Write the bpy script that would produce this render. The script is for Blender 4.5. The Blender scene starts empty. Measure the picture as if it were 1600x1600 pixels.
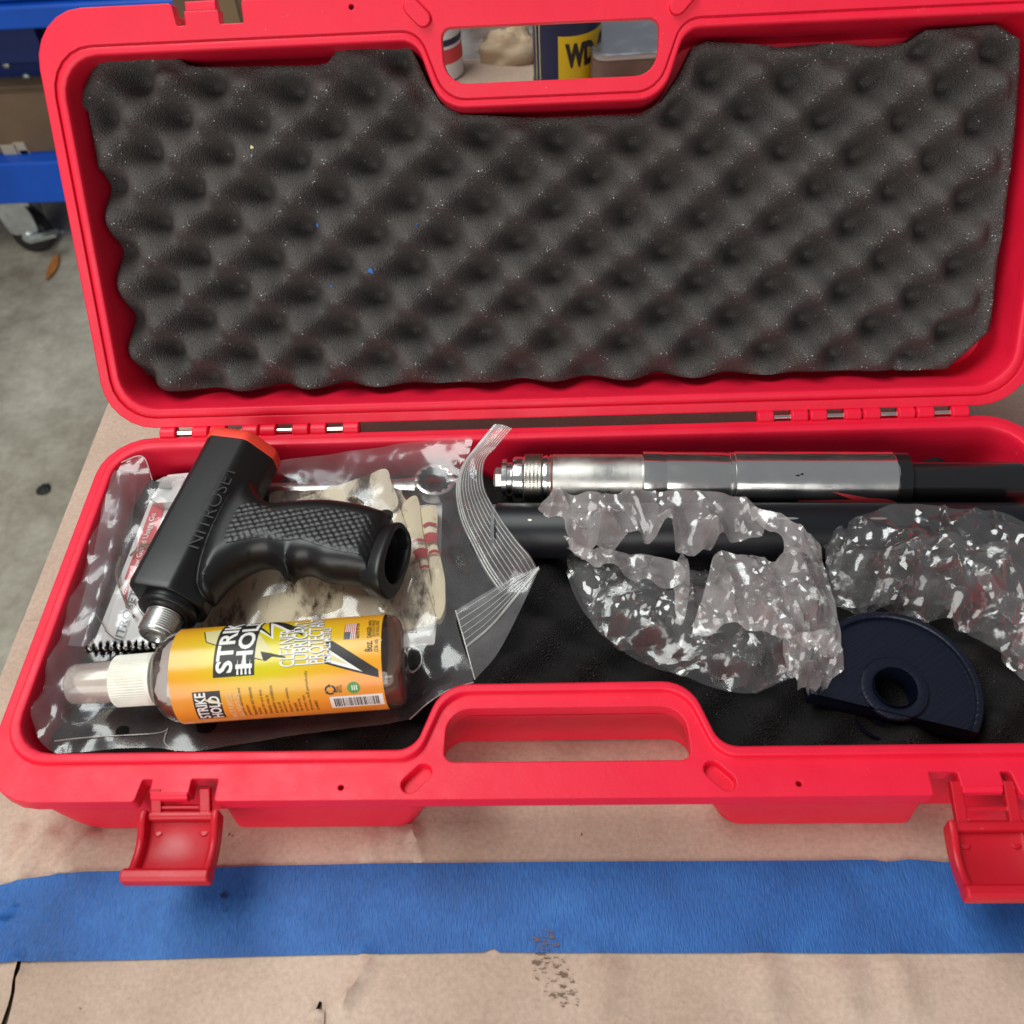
import bpy, bmesh, math, random
import numpy as np
from mathutils import Vector, Matrix, noise
from mathutils.geometry import tessellate_polygon, delaunay_2d_cdt

random.seed(7)
S = bpy.context.scene
COL = S.collection
rad = math.radians

# ------------------------------------------------------------------ camera, world, lamps, exposure
FOC = 1479.69                                   # focal length in pixels of the 1600 px photograph
CAM = Vector((-0.00144, -0.39065, 0.40381))     # metres; the case rim is z = 0, its hinge axis is y = 0
cd = bpy.data.cameras.new('camera')
cam = bpy.data.objects.new('camera', cd)
COL.objects.link(cam)
cam.location = CAM
cam.rotation_euler = (0.67582, 0.05188, 0.01251)
cd.sensor_width = 36.0
cd.sensor_fit = 'HORIZONTAL'
cd.lens = FOC / 1600 * 36.0
cd.clip_start = 0.02
cd.clip_end = 60
cd.dof.use_dof = True
cd.dof.focus_distance = 0.53
cd.dof.aperture_fstop = 13
S.camera = cam
ROT = cam.rotation_euler.to_matrix()

W = bpy.data.worlds.new('World')
S.world = W
W.use_nodes = True
bg = W.node_tree.nodes['Background']
bg.inputs[0].default_value = (0.92, 0.95, 1.0, 1)
bg.inputs[1].default_value = 0.18


def area_lamp(name, loc, target, sx, sy, power, col):
    l = bpy.data.lights.new(name, 'AREA')
    l.shape = 'RECTANGLE'
    l.size, l.size_y = sx, sy
    l.energy = power
    l.color = col
    o = bpy.data.objects.new(name, l)
    COL.objects.link(o)
    o.location = loc
    o.rotation_euler = (Vector(target) - Vector(loc)).to_track_quat('-Z', 'Y').to_euler()
    return o


# daylight through the open garage door behind the photographer, and two ceiling tubes
area_lamp('garage_door_light', (-0.9, -3.2, 1.25), (0, 0, 0), 3.2, 2.0, 66, (1.0, 0.985, 0.95))
area_lamp('ceiling_tube_light', (-0.75, 0.10, 1.8), (0.0, 0, 0), 1.4, 0.80, 27, (0.96, 1.0, 0.96))
area_lamp('ceiling_tube_light', (-1.1, 0.9, 1.9), (0, 0, 0), 1.2, 0.16, 3, (0.86, 0.93, 1.0))

S.view_settings.view_transform = 'Standard'
S.view_settings.look = 'None'
S.view_settings.gamma = 1.0
S.view_settings.exposure = 0.28
S.render.engine = 'CYCLES'
S.cycles.use_denoising = True
S.cycles.max_bounces = 12
S.cycles.transparent_max_bounces = 24
S.cycles.sample_clamp_indirect = 6.0
S.cycles.caustics_reflective = False
S.cycles.caustics_refractive = False

TABLE = -0.050                                   # height of the paper on the table
FLOOR = -0.85


# ------------------------------------------------------------------ measuring helpers (photo pixel -> point on a known plane)
def ray(px, py):
    return ROT @ Vector(((px - 800) / FOC, -(py - 800) / FOC, -1.0))


def P(px, py, z=0.0):
    d = ray(px, py)
    return CAM + d * ((z - CAM.z) / d.z)


def PY(px, py, y):
    d = ray(px, py)
    return CAM + d * ((y - CAM.y) / d.y)


TH = 1.03425                                     # lid opening: angle of the lid plane above the horizontal
LN = Vector((0, -math.sin(TH), math.cos(TH)))


def PL(px, py, t=0.0):
    """point of the lid (x, distance from hinge) at depth t behind its rim plane"""
    d = ray(px, py)
    k = (-t - LN.dot(CAM)) / LN.dot(d)
    q = CAM + d * k
    return (q.x, q.y * math.cos(TH) + q.z * math.sin(TH))


def T_base(x, y, z):
    return Vector((x, y, z))


def T_lid(x, y, z):
    d = -y
    return Vector((x, d * math.cos(TH), d * math.sin(TH))) + LN * z


# ------------------------------------------------------------------ object helpers
def tag(o, label=None, cat=None, group=None, kind=None):
    if label: o['label'] = label
    if cat: o['category'] = cat
    if group: o['group'] = group
    if kind: o['kind'] = kind
    return o


def thing(name, label, cat, loc=(0, 0, 0), group=None):
    o = bpy.data.objects.new(name, None)
    o.empty_display_size = 0.02
    COL.objects.link(o)
    o.location = loc
    return tag(o, label, cat, group)


def mesh(name, verts, faces, mat, parent=None, angle=35, flat=False, idx=None):
    me = bpy.data.meshes.new(name)
    me.from_pydata([tuple(v) for v in verts], [], faces)
    mats = mat if isinstance(mat, (list, tuple)) else [mat]
    for m in mats: me.materials.append(m)
    if idx is not None:
        me.polygons.foreach_set('material_index', idx)
    if not flat:
        me.polygons.foreach_set('use_smooth', [True] * len(me.polygons))
        me.set_sharp_from_angle(angle=rad(angle))
    me.update()
    o = bpy.data.objects.new(name, me)
    COL.objects.link(o)
    if parent is not None:
        o.parent = parent
        o.matrix_parent_inverse = parent_matrix(parent).inverted()
    return o


def parent_matrix(p):
    m = Matrix.LocRotScale(p.location, p.rotation_euler, p.scale)
    if p.parent is not None:
        m = parent_matrix(p.parent) @ p.matrix_parent_inverse @ m
    return m


class MB:
    def __init__(s):
        s.v, s.f, s.i = [], [], []

    def add(s, verts, faces, mi=0):
        n = len(s.v)
        s.v += [Vector(q) for q in verts]
        s.f += [tuple(k + n for k in f) for f in faces]
        s.i += [mi] * len(faces)
        return s

    def rings(s, rings, close=True, mi=0, cap0=False, cap1=False):
        n = len(rings[0])
        vs = [q for r in rings for q in r]
        fs = []
        for a in range(len(rings) - 1):
            for k in range(n if close else n - 1):
                b = (k + 1) % n
                fs.append((a * n + k, a * n + b, (a + 1) * n + b, (a + 1) * n + k))
        if cap0: fs.append(tuple(reversed(range(n))))
        if cap1: fs.append(tuple(range((len(rings) - 1) * n, len(rings) * n)))
        return s.add(vs, fs, mi)

    def box(s, c, h, M=None, mi=0):
        M = M or Matrix.Identity(3)
        vs = [Vector(c) + M @ Vector((x * h[0], y * h[1], z * h[2])) for x in (-1, 1) for y in (-1, 1) for z in (-1, 1)]
        return s.add(vs, [(0, 1, 3, 2), (4, 6, 7, 5), (0, 4, 5, 1), (2, 3, 7, 6), (0, 2, 6, 4), (1, 5, 7, 3)], mi)

    def lathe(s, o, axis, prof, n=48, mi=0, cap0=True, cap1=True, rfun=None):
        """prof: (distance along axis, radius)"""
        axis = Vector(axis).normalized()
        u = axis.orthogonal().normalized()
        w = axis.cross(u)
        rr = []
        for t, r in prof:
            rr.append([Vector(o) + axis * t + (u * math.cos(a) + w * math.sin(a)) * (r * (rfun(a, t) if rfun else 1))
                       for a in (2 * math.pi * k / n for k in range(n))])
        return s.rings(rr, True, mi, cap0, cap1)

    def tube(s, pts, r, n=8, mi=0, closed=False):
        pts = [Vector(q) for q in pts]
        rr = []
        prev = None
        for k, q in enumerate(pts):
            a = pts[k - 1] if (k or closed) else pts[0]
            b = pts[(k + 1) % len(pts)] if (k < len(pts) - 1 or closed) else pts[-1]
            t = (b - a).normalized()
            u = (prev - t * prev.dot(t)).normalized() if prev is not None else t.orthogonal().normalized()
            prev = u
            w = t.cross(u)
            rk = r[k] if isinstance(r, (list, tuple)) else r
            rr.append([q + (u * math.cos(x) + w * math.sin(x)) * rk for x in (2 * math.pi * j / n for j in range(n))])
        if closed: rr.append(rr[0])
        return s.rings(rr, True, mi, not closed, not closed)

    def build(s, name, mat, parent=None, angle=35, flat=False, weld=False):
        if weld:
            bm = bmesh.new()
            vv = [bm.verts.new(q) for q in s.v]
            for f in s.f:
                try: bm.faces.new([vv[k] for k in f])
                except ValueError: pass
            bmesh.ops.remove_doubles(bm, verts=bm.verts, dist=1e-6)
            bmesh.ops.recalc_face_normals(bm, faces=bm.faces)
            me = bpy.data.meshes.new('tmp')
            bm.to_mesh(me); bm.free()
            v = [q.co.copy() for q in me.vertices]
            f = [tuple(q.vertices) for q in me.polygons]
            bpy.data.meshes.remove(me)
            return mesh(name, v, f, mat, parent, angle, flat)
        return mesh(name, s.v, s.f, mat, parent, angle, flat, s.i if isinstance(mat, (list, tuple)) else None)


def contour(poly, n=6):
    """rounded polygon; every corner (x, y, r) gives n+1 points, so contours of alike polygons match point for point"""
    out = []
    m = len(poly)
    for k in range(m):
        p = Vector(poly[k][:2]); r = poly[k][2]
        a = (Vector(poly[k - 1][:2]) - p); b = (Vector(poly[(k + 1) % m][:2]) - p)
        la, lb = a.length, b.length
        a.normalize(); b.normalize()
        ang = math.acos(max(-1, min(1, a.dot(b))))
        t = min(r / max(math.tan(ang / 2), 1e-6), 0.48 * la, 0.48 * lb)
        r2 = t * math.tan(ang / 2)
        s0 = p + a * t; s1 = p + b * t
        bis = (a + b)
        if bis.length < 1e-6:
            out += [s0.lerp(s1, i / n) for i in range(n + 1)]
            continue
        c = p + bis.normalized() * (r2 / math.sin(ang / 2))
        v0 = s0 - c; v1 = s1 - c
        om = math.acos(max(-1, min(1, v0.dot(v1) / max(v0.length * v1.length, 1e-12))))
        for i in range(n + 1):
            f = i / n
            if om < 1e-4: q = v0.lerp(v1, f)
            else: q = (v0 * math.sin((1 - f) * om) + v1 * math.sin(f * om)) / math.sin(om)
            out.append(c + q)
    return out


def lerpc(A, B, t):
    return [a.lerp(b, t) for a, b in zip(A, B)]


def mirror_poly(half):
    return [tuple(q) for q in half] + [(-q[0], q[1], q[2]) for q in reversed(half)]


def fillpoly(loops):
    """triangles of a flat region: outer loop + holes -> verts2d, faces"""
    l3 = [[Vector((q[0], q[1], 0)) for q in L] for L in loops]
    tr = tessellate_polygon(l3)
    return [q for L in l3 for q in L], [tuple(t) for t in tr]


def inside(pt, poly):
    x, y = pt
    c = False
    j = len(poly) - 1
    for i in range(len(poly)):
        xi, yi = poly[i][0], poly[i][1]; xj, yj = poly[j][0], poly[j][1]
        if (yi > y) != (yj > y) and x < (xj - xi) * (y - yi) / (yj - yi) + xi: c = not c
        j = i
    return c


def inside_np(pts, poly):
    x, y = pts[:, 0], pts[:, 1]
    c = np.zeros(len(pts), bool)
    j = len(poly) - 1
    for i in range(len(poly)):
        xi, yi = poly[i][0], poly[i][1]; xj, yj = poly[j][0], poly[j][1]
        if abs(yj - yi) > 1e-12:
            c ^= ((yi > y) != (yj > y)) & (x < (xj - xi) * (y - yi) / (yj - yi) + xi)
        j = i
    return c


def dist_np(pts, poly):
    d = np.full(len(pts), 1e9)
    for i in range(len(poly)):
        a = np.array(poly[i][:2]); b = np.array(poly[(i + 1) % len(poly)][:2])
        ab = b - a
        t = np.clip(((pts - a) @ ab) / max(ab @ ab, 1e-18), 0, 1)
        d = np.minimum(d, np.hypot(*(pts - a - t[:, None] * ab).T))
    return d


def resample(poly, step, closed=True):
    out = []
    n = len(poly)
    for i in range(n if closed else n - 1):
        a = Vector(poly[i][:2]); b = Vector(poly[(i + 1) % n][:2])
        k = max(1, int(round((b - a).length / step)))
        out += [a.lerp(b, j / k) for j in range(k)]
    if not closed: out.append(Vector(poly[-1][:2]))
    return out


def smooth_loop(pts, per=4):
    """closed Catmull-Rom through points"""
    out = []
    n = len(pts)
    V = [Vector(q) for q in pts]
    for i in range(n):
        a, b, c, d = V[i - 1], V[i], V[(i + 1) % n], V[(i + 2) % n]
        for k in range(per):
            t = k / per
            out.append(0.5 * ((2 * b) + (c - a) * t + (2 * a - 5 * b + 4 * c - d) * t * t + (3 * b - a - 3 * c + d) * t ** 3))
    return out


def smooth_line(pts, per=6):
    V = [Vector(q) for q in pts]
    V = [V[0] * 2 - V[1]] + V + [V[-1] * 2 - V[-2]]
    out = []
    for i in range(1, len(V) - 2):
        a, b, c, d = V[i - 1], V[i], V[i + 1], V[i + 2]
        for k in range(per):
            t = k / per
            out.append(0.5 * ((2 * b) + (c - a) * t + (2 * a - 5 * b + 4 * c - d) * t * t + (3 * b - a - 3 * c + d) * t ** 3))
    out.append(V[-2])
    return out


def region(poly, step, holes=(), jitter=0.15, bstep=None):
    """triangulated flat region: returns pts (n,2), faces, boundary flags, distance to the boundary"""
    B = [resample(poly, bstep or step)] + [resample(h, bstep or step) for h in holes]
    pts = []
    edges = []
    for L in B:
        n0 = len(pts)
        pts += [Vector(q[:2]) for q in L]
        edges += [(n0 + k, n0 + (k + 1) % len(L)) for k in range(len(L))]
    nb = len(pts)
    xs = [q[0] for q in B[0]]; ys = [q[1] for q in B[0]]
    hy = step * 0.866
    g = []
    y = min(ys); r = 0
    rnd = random.Random(3)
    while y < max(ys):
        x = min(xs) + (step / 2 if r % 2 else 0)
        while x < max(xs):
            g.append((x + rnd.uniform(-1, 1) * step * jitter, y + rnd.uniform(-1, 1) * step * jitter))
            x += step
        y += hy; r += 1
    g = np.array(g)
    allb = [[(q[0], q[1]) for q in L] for L in B]
    m = inside_np(g, allb[0]) & (dist_np(g, allb[0]) > step * 0.45)
    for h in allb[1:]:
        m &= ~inside_np(g, h) & (dist_np(g, h) > step * 0.45)
    g = g[m]
    pts += [Vector(q) for q in g]
    vo, _, fo, ov, _, _ = delaunay_2d_cdt(pts, edges, [], 1, 1e-9)
    V = np.array([(q[0], q[1]) for q in vo])
    D = dist_np(V, allb[0])
    for h in allb[1:]: D = np.minimum(D, dist_np(V, h))
    cen = np.array([V[list(f)].mean(0) for f in fo])
    ok = inside_np(cen, allb[0])
    for h in allb[1:]: ok &= ~inside_np(cen, h)
    F = [tuple(f) for f, k in zip(fo, ok) if k]
    return V, F, D, nb


def nz(x, y, z=0.0, f=1.0):
    return noise.noise(Vector((x * f, y * f, z)))


# ------------------------------------------------------------------ materials
def nt(name):
    m = bpy.data.materials.new(name)
    m.use_nodes = True
    t = m.node_tree
    return m, t, t.nodes['Principled BSDF'], t.nodes['Material Output']


def N(t, typ, **kw):
    n = t.nodes.new(typ)
    for k, v in kw.items():
        if k in n.inputs: n.inputs[k].default_value = v
        else: setattr(n, k, v)
    return n


def coord(t, kind='Object'):
    return N(t, 'ShaderNodeTexCoord').outputs[kind]


def ramp(t, fac, stops):
    r = N(t, 'ShaderNodeValToRGB')
    e = r.color_ramp.elements
    while len(e) < len(stops): e.new(0.5)
    for k, (p, c) in enumerate(stops):
        e[k].position = p
        e[k].color = c if len(c) == 4 else (*c, 1)
    t.links.new(fac, r.inputs[0])
    return r.outputs[0]


def noise_tex(t, vec, scale, detail=4, rough=0.55):
    n = N(t, 'ShaderNodeTexNoise', Scale=scale, Detail=detail, Roughness=rough)
    t.links.new(vec, n.inputs['Vector'])
    return n.outputs['Fac']


def bump(t, h, strength, dist=0.001, normal=None):
    b = N(t, 'ShaderNodeBump', Strength=strength, Distance=dist)
    t.links.new(h, b.inputs['Height'])
    if normal is not None: t.links.new(normal, b.inputs['Normal'])
    return b.outputs['Normal']


def simple(name, col, rough=0.5, metal=0.0, spec=0.5, bscale=None, bstr=0.1, bdist=0.0005, bevel=None, var=0.0, vscale=60):
    m, t, b, o = nt(name)
    b.inputs['Base Color'].default_value = (*col, 1)
    b.inputs['Roughness'].default_value = rough
    b.inputs['Metallic'].default_value = metal
    b.inputs['Specular IOR Level'].default_value = spec
    nrm = None
    v = coord(t)
    if bevel:
        bv = N(t, 'ShaderNodeBevel', Radius=bevel)
        bv.samples = 6
        nrm = bv.outputs[0]
    if bscale:
        nrm = bump(t, noise_tex(t, v, bscale), bstr, bdist, nrm)
    if nrm is not None: t.links.new(nrm, b.inputs['Normal'])
    if var:
        f = noise_tex(t, v, vscale, 5)
        c = ramp(t, f, [(0.3, tuple(x * (1 - var) for x in col)), (0.7, tuple(min(1, x * (1 + var)) for x in col))])
        t.links.new(c, b.inputs['Base Color'])
    return m


def red_plastic(name, col, rough, tex, texd):
    m, t, b, o = nt(name)
    v = coord(t)
    b.inputs['Roughness'].default_value = rough
    b.inputs['Specular IOR Level'].default_value = 0.36
    f = noise_tex(t, v, 22, 5)
    c = ramp(t, f, [(0.3, tuple(x * 0.93 for x in col)), (0.7, col)])
    # scuffs and dust specks
    sc = noise_tex(t, v, 330, 6, 0.7)
    sf = ramp(t, sc, [(0.67, (0, 0, 0)), (0.76, (0.45, 0.45, 0.45))])
    mx = N(t, 'ShaderNodeMix', data_type='RGBA')
    t.links.new(sf, mx.inputs[0]); t.links.new(c, mx.inputs[6])
    mx.inputs[7].default_value = (0.85, 0.42, 0.40, 1)
    t.links.new(mx.outputs[2], b.inputs['Base Color'])
    rr = ramp(t, noise_tex(t, v, 45, 5), [(0.3, (rough - 0.08,) * 3), (0.7, (rough + 0.1,) * 3)])
    t.links.new(rr, b.inputs['Roughness'])
    bv = N(t, 'ShaderNodeBevel', Radius=0.0011); bv.samples = 6
    n1 = bump(t, noise_tex(t, v, tex, 3), 0.5, texd, bv.outputs[0])
    n2 = bump(t, noise_tex(t, v, 35, 3), 0.35, 0.0012, n1)
    t.links.new(n2, b.inputs['Normal'])
    return m


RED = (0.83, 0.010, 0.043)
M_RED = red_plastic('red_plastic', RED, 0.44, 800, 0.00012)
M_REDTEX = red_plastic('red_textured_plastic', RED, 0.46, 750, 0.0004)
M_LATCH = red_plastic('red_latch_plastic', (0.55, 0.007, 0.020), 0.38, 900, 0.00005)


def foam_mat(name, base, amt):
    m, t, b, o = nt(name)
    v = coord(t)
    b.inputs['Roughness'].default_value = 0.95
    b.inputs['Specular IOR Level'].default_value = 0.15
    f1 = noise_tex(t, v, 1500, 2)
    c = ramp(t, f1, [(0.25, tuple(x * 0.45 for x in base)), (0.75, tuple(x * 1.7 for x in base))])
    dust = ramp(t, noise_tex(t, v, 28, 5), [(0.45, (0, 0, 0)), (0.75, (1, 1, 1))])
    mx = N(t, 'ShaderNodeMix', data_type='RGBA')
    mm = N(t, 'ShaderNodeMath', operation='MULTIPLY'); mm.inputs[1].default_value = 0.25
    t.links.new(dust, mm.inputs[0]); t.links.new(mm.outputs[0], mx.inputs[0])
    t.links.new(c, mx.inputs[6]); mx.inputs[7].default_value = (base[0] * 2.1, base[1] * 1.85, base[2] * 1.75, 1)
    t.links.new(mx.outputs[2], b.inputs['Base Color'])
    vo = N(t, 'ShaderNodeTexVoronoi', Scale=1100.0)
    t.links.new(v, vo.inputs['Vector'])
    n1 = bump(t, vo.outputs['Distance'], 1.0, 0.0007)
    t.links.new(n1, b.inputs['Normal'])
    # cell membranes: small flat windows with random tilt that glint in the lamps
    v2 = N(t, 'ShaderNodeTexVoronoi', Scale=1250.0)
    t.links.new(v, v2.inputs['Vector'])
    geo = N(t, 'ShaderNodeNewGeometry')
    sub = N(t, 'ShaderNodeVectorMath', operation='SUBTRACT'); sub.inputs[1].default_value = (0.5, 0.5, 0.5)
    t.links.new(v2.outputs['Color'], sub.inputs[0])
    sca = N(t, 'ShaderNodeVectorMath', operation='SCALE'); sca.inputs['Scale'].default_value = 1.6
    t.links.new(sub.outputs[0], sca.inputs[0])
    add = N(t, 'ShaderNodeVectorMath', operation='ADD')
    t.links.new(geo.outputs['Normal'], add.inputs[0]); t.links.new(sca.outputs[0], add.inputs[1])
    nor = N(t, 'ShaderNodeVectorMath', operation='NORMALIZE')
    t.links.new(add.outputs[0], nor.inputs[0])
    gl = N(t, 'ShaderNodeBsdfGlossy', Roughness=0.38)
    gl.inputs['Color'].default_value = (0.8, 0.8, 0.82, 1)
    t.links.new(nor.outputs[0], gl.inputs['Normal'])
    sx = N(t, 'ShaderNodeSeparateColor')
    v3 = N(t, 'ShaderNodeTexVoronoi', Scale=1250.0)
    t.links.new(v, v3.inputs['Vector'])
    t.links.new(v3.outputs['Color'], sx.inputs[0])
    th = N(t, 'ShaderNodeMath', operation='GREATER_THAN'); th.inputs[1].default_value = 0.62
    t.links.new(sx.outputs[1], th.inputs[0])
    ds = N(t, 'ShaderNodeMath', operation='LESS_THAN'); ds.inputs[1].default_value = 0.42
    t.links.new(v3.outputs['Distance'], ds.inputs[0])
    mu = N(t, 'ShaderNodeMath', operation='MULTIPLY')
    t.links.new(th.outputs[0], mu.inputs[0]); t.links.new(ds.outputs[0], mu.inputs[1])
    m2 = N(t, 'ShaderNodeMath', operation='MULTIPLY'); m2.inputs[1].default_value = amt
    t.links.new(mu.outputs[0], m2.inputs[0])
    ms = N(t, 'ShaderNodeMixShader')
    t.links.new(m2.outputs[0], ms.inputs[0]); t.links.new(b.outputs[0], ms.inputs[1]); t.links.new(gl.outputs[0], ms.inputs[2])
    t.links.new(ms.outputs[0], o.inputs['Surface'])
    return m


M_FOAM = foam_mat('grey_foam', (0.074, 0.067, 0.064), 0.20)
M_FOAMB = foam_mat('black_foam', (0.014, 0.013, 0.013), 0.012)


def film_mat(name, haze, tint=(0.97, 0.97, 0.97), rough=0.07, crinkle=0.35, cscale=60, white=(0.82, 0.78, 0.80), gloss=1.0):
    """clear plastic film: see-through, a little milky, glossy at its creases"""
    m, t, b, o = nt(name)
    t.nodes.remove(b)
    v = coord(t)
    tr = N(t, 'ShaderNodeBsdfTransparent'); tr.inputs[0].default_value = (*tint, 1)
    df = N(t, 'ShaderNodeBsdfDiffuse'); df.inputs[0].default_value = (*white, 1)
    tl = N(t, 'ShaderNodeBsdfTranslucent'); tl.inputs[0].default_value = (*white, 1)
    mh = N(t, 'ShaderNodeMixShader'); mh.inputs[0].default_value = 0.35
    t.links.new(df.outputs[0], mh.inputs[1]); t.links.new(tl.outputs[0], mh.inputs[2])
    hz = ramp(t, noise_tex(t, v, 40, 5), [(0.3, (haze * 0.6,) * 3), (0.7, (min(1, haze * 1.4),) * 3)])
    m1 = N(t, 'ShaderNodeMixShader')
    t.links.new(hz, m1.inputs[0]); t.links.new(tr.outputs[0], m1.inputs[1]); t.links.new(mh.outputs[0], m1.inputs[2])
    wv = N(t, 'ShaderNodeTexVoronoi', Scale=float(cscale)); wv.feature = 'F1'
    mixv = N(t, 'ShaderNodeVectorMath', operation='ADD')
    nn = N(t, 'ShaderNodeTexNoise', Scale=25.0, Detail=3.0)
    t.links.new(v, nn.inputs['Vector'])
    sc = N(t, 'ShaderNodeVectorMath', operation='SCALE'); sc.inputs['Scale'].default_value = 0.03
    t.links.new(nn.outputs['Color'], sc.inputs[0])
    t.links.new(v, mixv.inputs[0]); t.links.new(sc.outputs[0], mixv.inputs[1])
    t.links.new(mixv.outputs[0], wv.inputs['Vector'])
    nb = bump(t, wv.outputs['Distance'], crinkle, 0.004)
    nb = bump(t, noise_tex(t, v, 160, 3), crinkle * 0.6, 0.0012, nb)
    gl = N(t, 'ShaderNodeBsdfGlossy', Roughness=rough); gl.inputs['Color'].default_value = (1, 1, 1, 1)
    t.links.new(nb, gl.inputs['Normal'])
    fr = N(t, 'ShaderNodeLayerWeight', Blend=0.5)
    pw = N(t, 'ShaderNodeMath', operation='POWER'); pw.inputs[1].default_value = 4.0
    t.links.new(fr.outputs['Facing'], pw.inputs[0])
    ml = N(t, 'ShaderNodeMath', operation='MULTIPLY_ADD', use_clamp=True); ml.inputs[1].default_value = 0.75 * gloss; ml.inputs[2].default_value = 0.055 * gloss
    t.links.new(pw.outputs[0], ml.inputs[0])
    m2 = N(t, 'ShaderNodeMixShader')
    t.links.new(ml.outputs[0], m2.inputs[0]); t.links.new(m1.outputs[0], m2.inputs[1]); t.links.new(gl.outputs[0], m2.inputs[2])
    t.links.new(m2.outputs[0], o.inputs['Surface'])
    return m


M_FILM = film_mat('clear_bag_film', 0.10, crinkle=0.05, cscale=22, rough=0.15)
M_ZIP = film_mat('milky_zip_film', 0.22, crinkle=0.0, cscale=40, rough=0.12)
M_RIB = film_mat('zip_rib_plastic', 0.62, crinkle=0.05, rough=0.15, white=(0.85, 0.85, 0.82))
M_CRUMP = film_mat('crumpled_film', 0.30, crinkle=0.14, cscale=90, rough=0.16, white=(0.88, 0.80, 0.79), gloss=1.5)
M_CRUMP2 = film_mat('thin_crumpled_film', 0.060, crinkle=0.10, cscale=90, rough=0.14, white=(0.84, 0.80, 0.79), gloss=1.6)

M_PAPER = None


def paper_mat():
    m, t, b, o = nt('brown_kraft_paper')
    v = coord(t)
    f = noise_tex(t, v, 9, 6, 0.6)
    c = ramp(t, f, [(0.3, (0.40, 0.285, 0.215)), (0.5, (0.49, 0.365, 0.285)), (0.72, (0.58, 0.445, 0.355))])
    fib = noise_tex(t, v, 420, 4, 0.7)
    mx = N(t, 'ShaderNodeMix', data_type='RGBA', blend_type='OVERLAY'); mx.inputs[0].default_value = 0.35
    t.links.new(c, mx.inputs[6])
    t.links.new(ramp(t, fib, [(0.3, (0.3, 0.3, 0.3)), (0.7, (0.7, 0.7, 0.7))]), mx.inputs[7])
    # grease spots
    sp = noise_tex(t, v, 130, 3, 0.6)
    sm = ramp(t, sp, [(0.735, (0, 0, 0)), (0.775, (1, 1, 1))])
    m2 = N(t, 'ShaderNodeMix', data_type='RGBA')
    t.links.new(sm, m2.inputs[0]); t.links.new(mx.outputs[2], m2.inputs[6]); m2.inputs[7].default_value = (0.16, 0.08, 0.04, 1)
    t.links.new(m2.outputs[2], b.inputs['Base Color'])
    b.inputs['Roughness'].default_value = 0.75
    b.inputs['Specular IOR Level'].default_value = 0.3
    n1 = bump(t, fib, 0.5, 0.00025)
    n2 = bump(t, noise_tex(t, v, 45, 4), 0.5, 0.0016, n1)
    t.links.new(n2, b.inputs['Normal'])
    return m


def stain_mat(name, col, thr, scale):
    """greasy stain with a broken outline of its own, see-through between its flecks"""
    m, t, b, o = nt(name)
    v = coord(t)
    b.inputs['Base Color'].default_value = (*col, 1)
    b.inputs['Roughness'].default_value = 0.5
    st = N(t, 'ShaderNodeMapping'); st.inputs['Rotation'].default_value = (0, 0, 0.9); st.inputs['Scale'].default_value = (1, 2.6, 1)
    t.links.new(v, st.inputs[0])
    f = ramp(t, noise_tex(t, st.outputs[0], scale, 5, 0.65), [(thr, (1, 1, 1)), (thr + 0.08, (0, 0, 0))])
    tr = N(t, 'ShaderNodeBsdfTransparent')
    ms = N(t, 'ShaderNodeMixShader')
    t.links.new(f, ms.inputs[0]); t.links.new(b.outputs[0], ms.inputs[1]); t.links.new(tr.outputs[0], ms.inputs[2])
    t.links.new(ms.outputs[0], o.inputs['Surface'])
    return m


def tape_mat():
    m, t, b, o = nt('blue_painters_tape')
    v = coord(t)
    f = noise_tex(t, v, 18, 6, 0.6)
    c = ramp(t, f, [(0.28, (0.011, 0.070, 0.25)), (0.5, (0.016, 0.103, 0.35)), (0.72, (0.032, 0.16, 0.46))])
    wv = N(t, 'ShaderNodeTexNoise', Scale=1.0, Detail=3.0)
    mp = N(t, 'ShaderNodeMapping'); mp.inputs['Scale'].default_value = (1400, 260, 300)
    t.links.new(v, mp.inputs[0]); t.links.new(mp.outputs[0], wv.inputs['Vector'])
    mx = N(t, 'ShaderNodeMix', data_type='RGBA', blend_type='OVERLAY'); mx.inputs[0].default_value = 0.28
    t.links.new(c, mx.inputs[6])
    t.links.new(ramp(t, wv.outputs['Fac'], [(0.3, (0.25,) * 3), (0.7, (0.75,) * 3)]), mx.inputs[7])
    t.links.new(mx.outputs[2], b.inputs['Base Color'])
    b.inputs['Roughness'].default_value = 0.5
    b.inputs['Specular IOR Level'].default_value = 0.35
    n1 = bump(t, wv.outputs['Fac'], 0.9, 0.0005)
    n2 = bump(t, noise_tex(t, v, 60, 4), 0.4, 0.001, n1)
    t.links.new(n2, b.inputs['Normal'])
    return m


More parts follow.
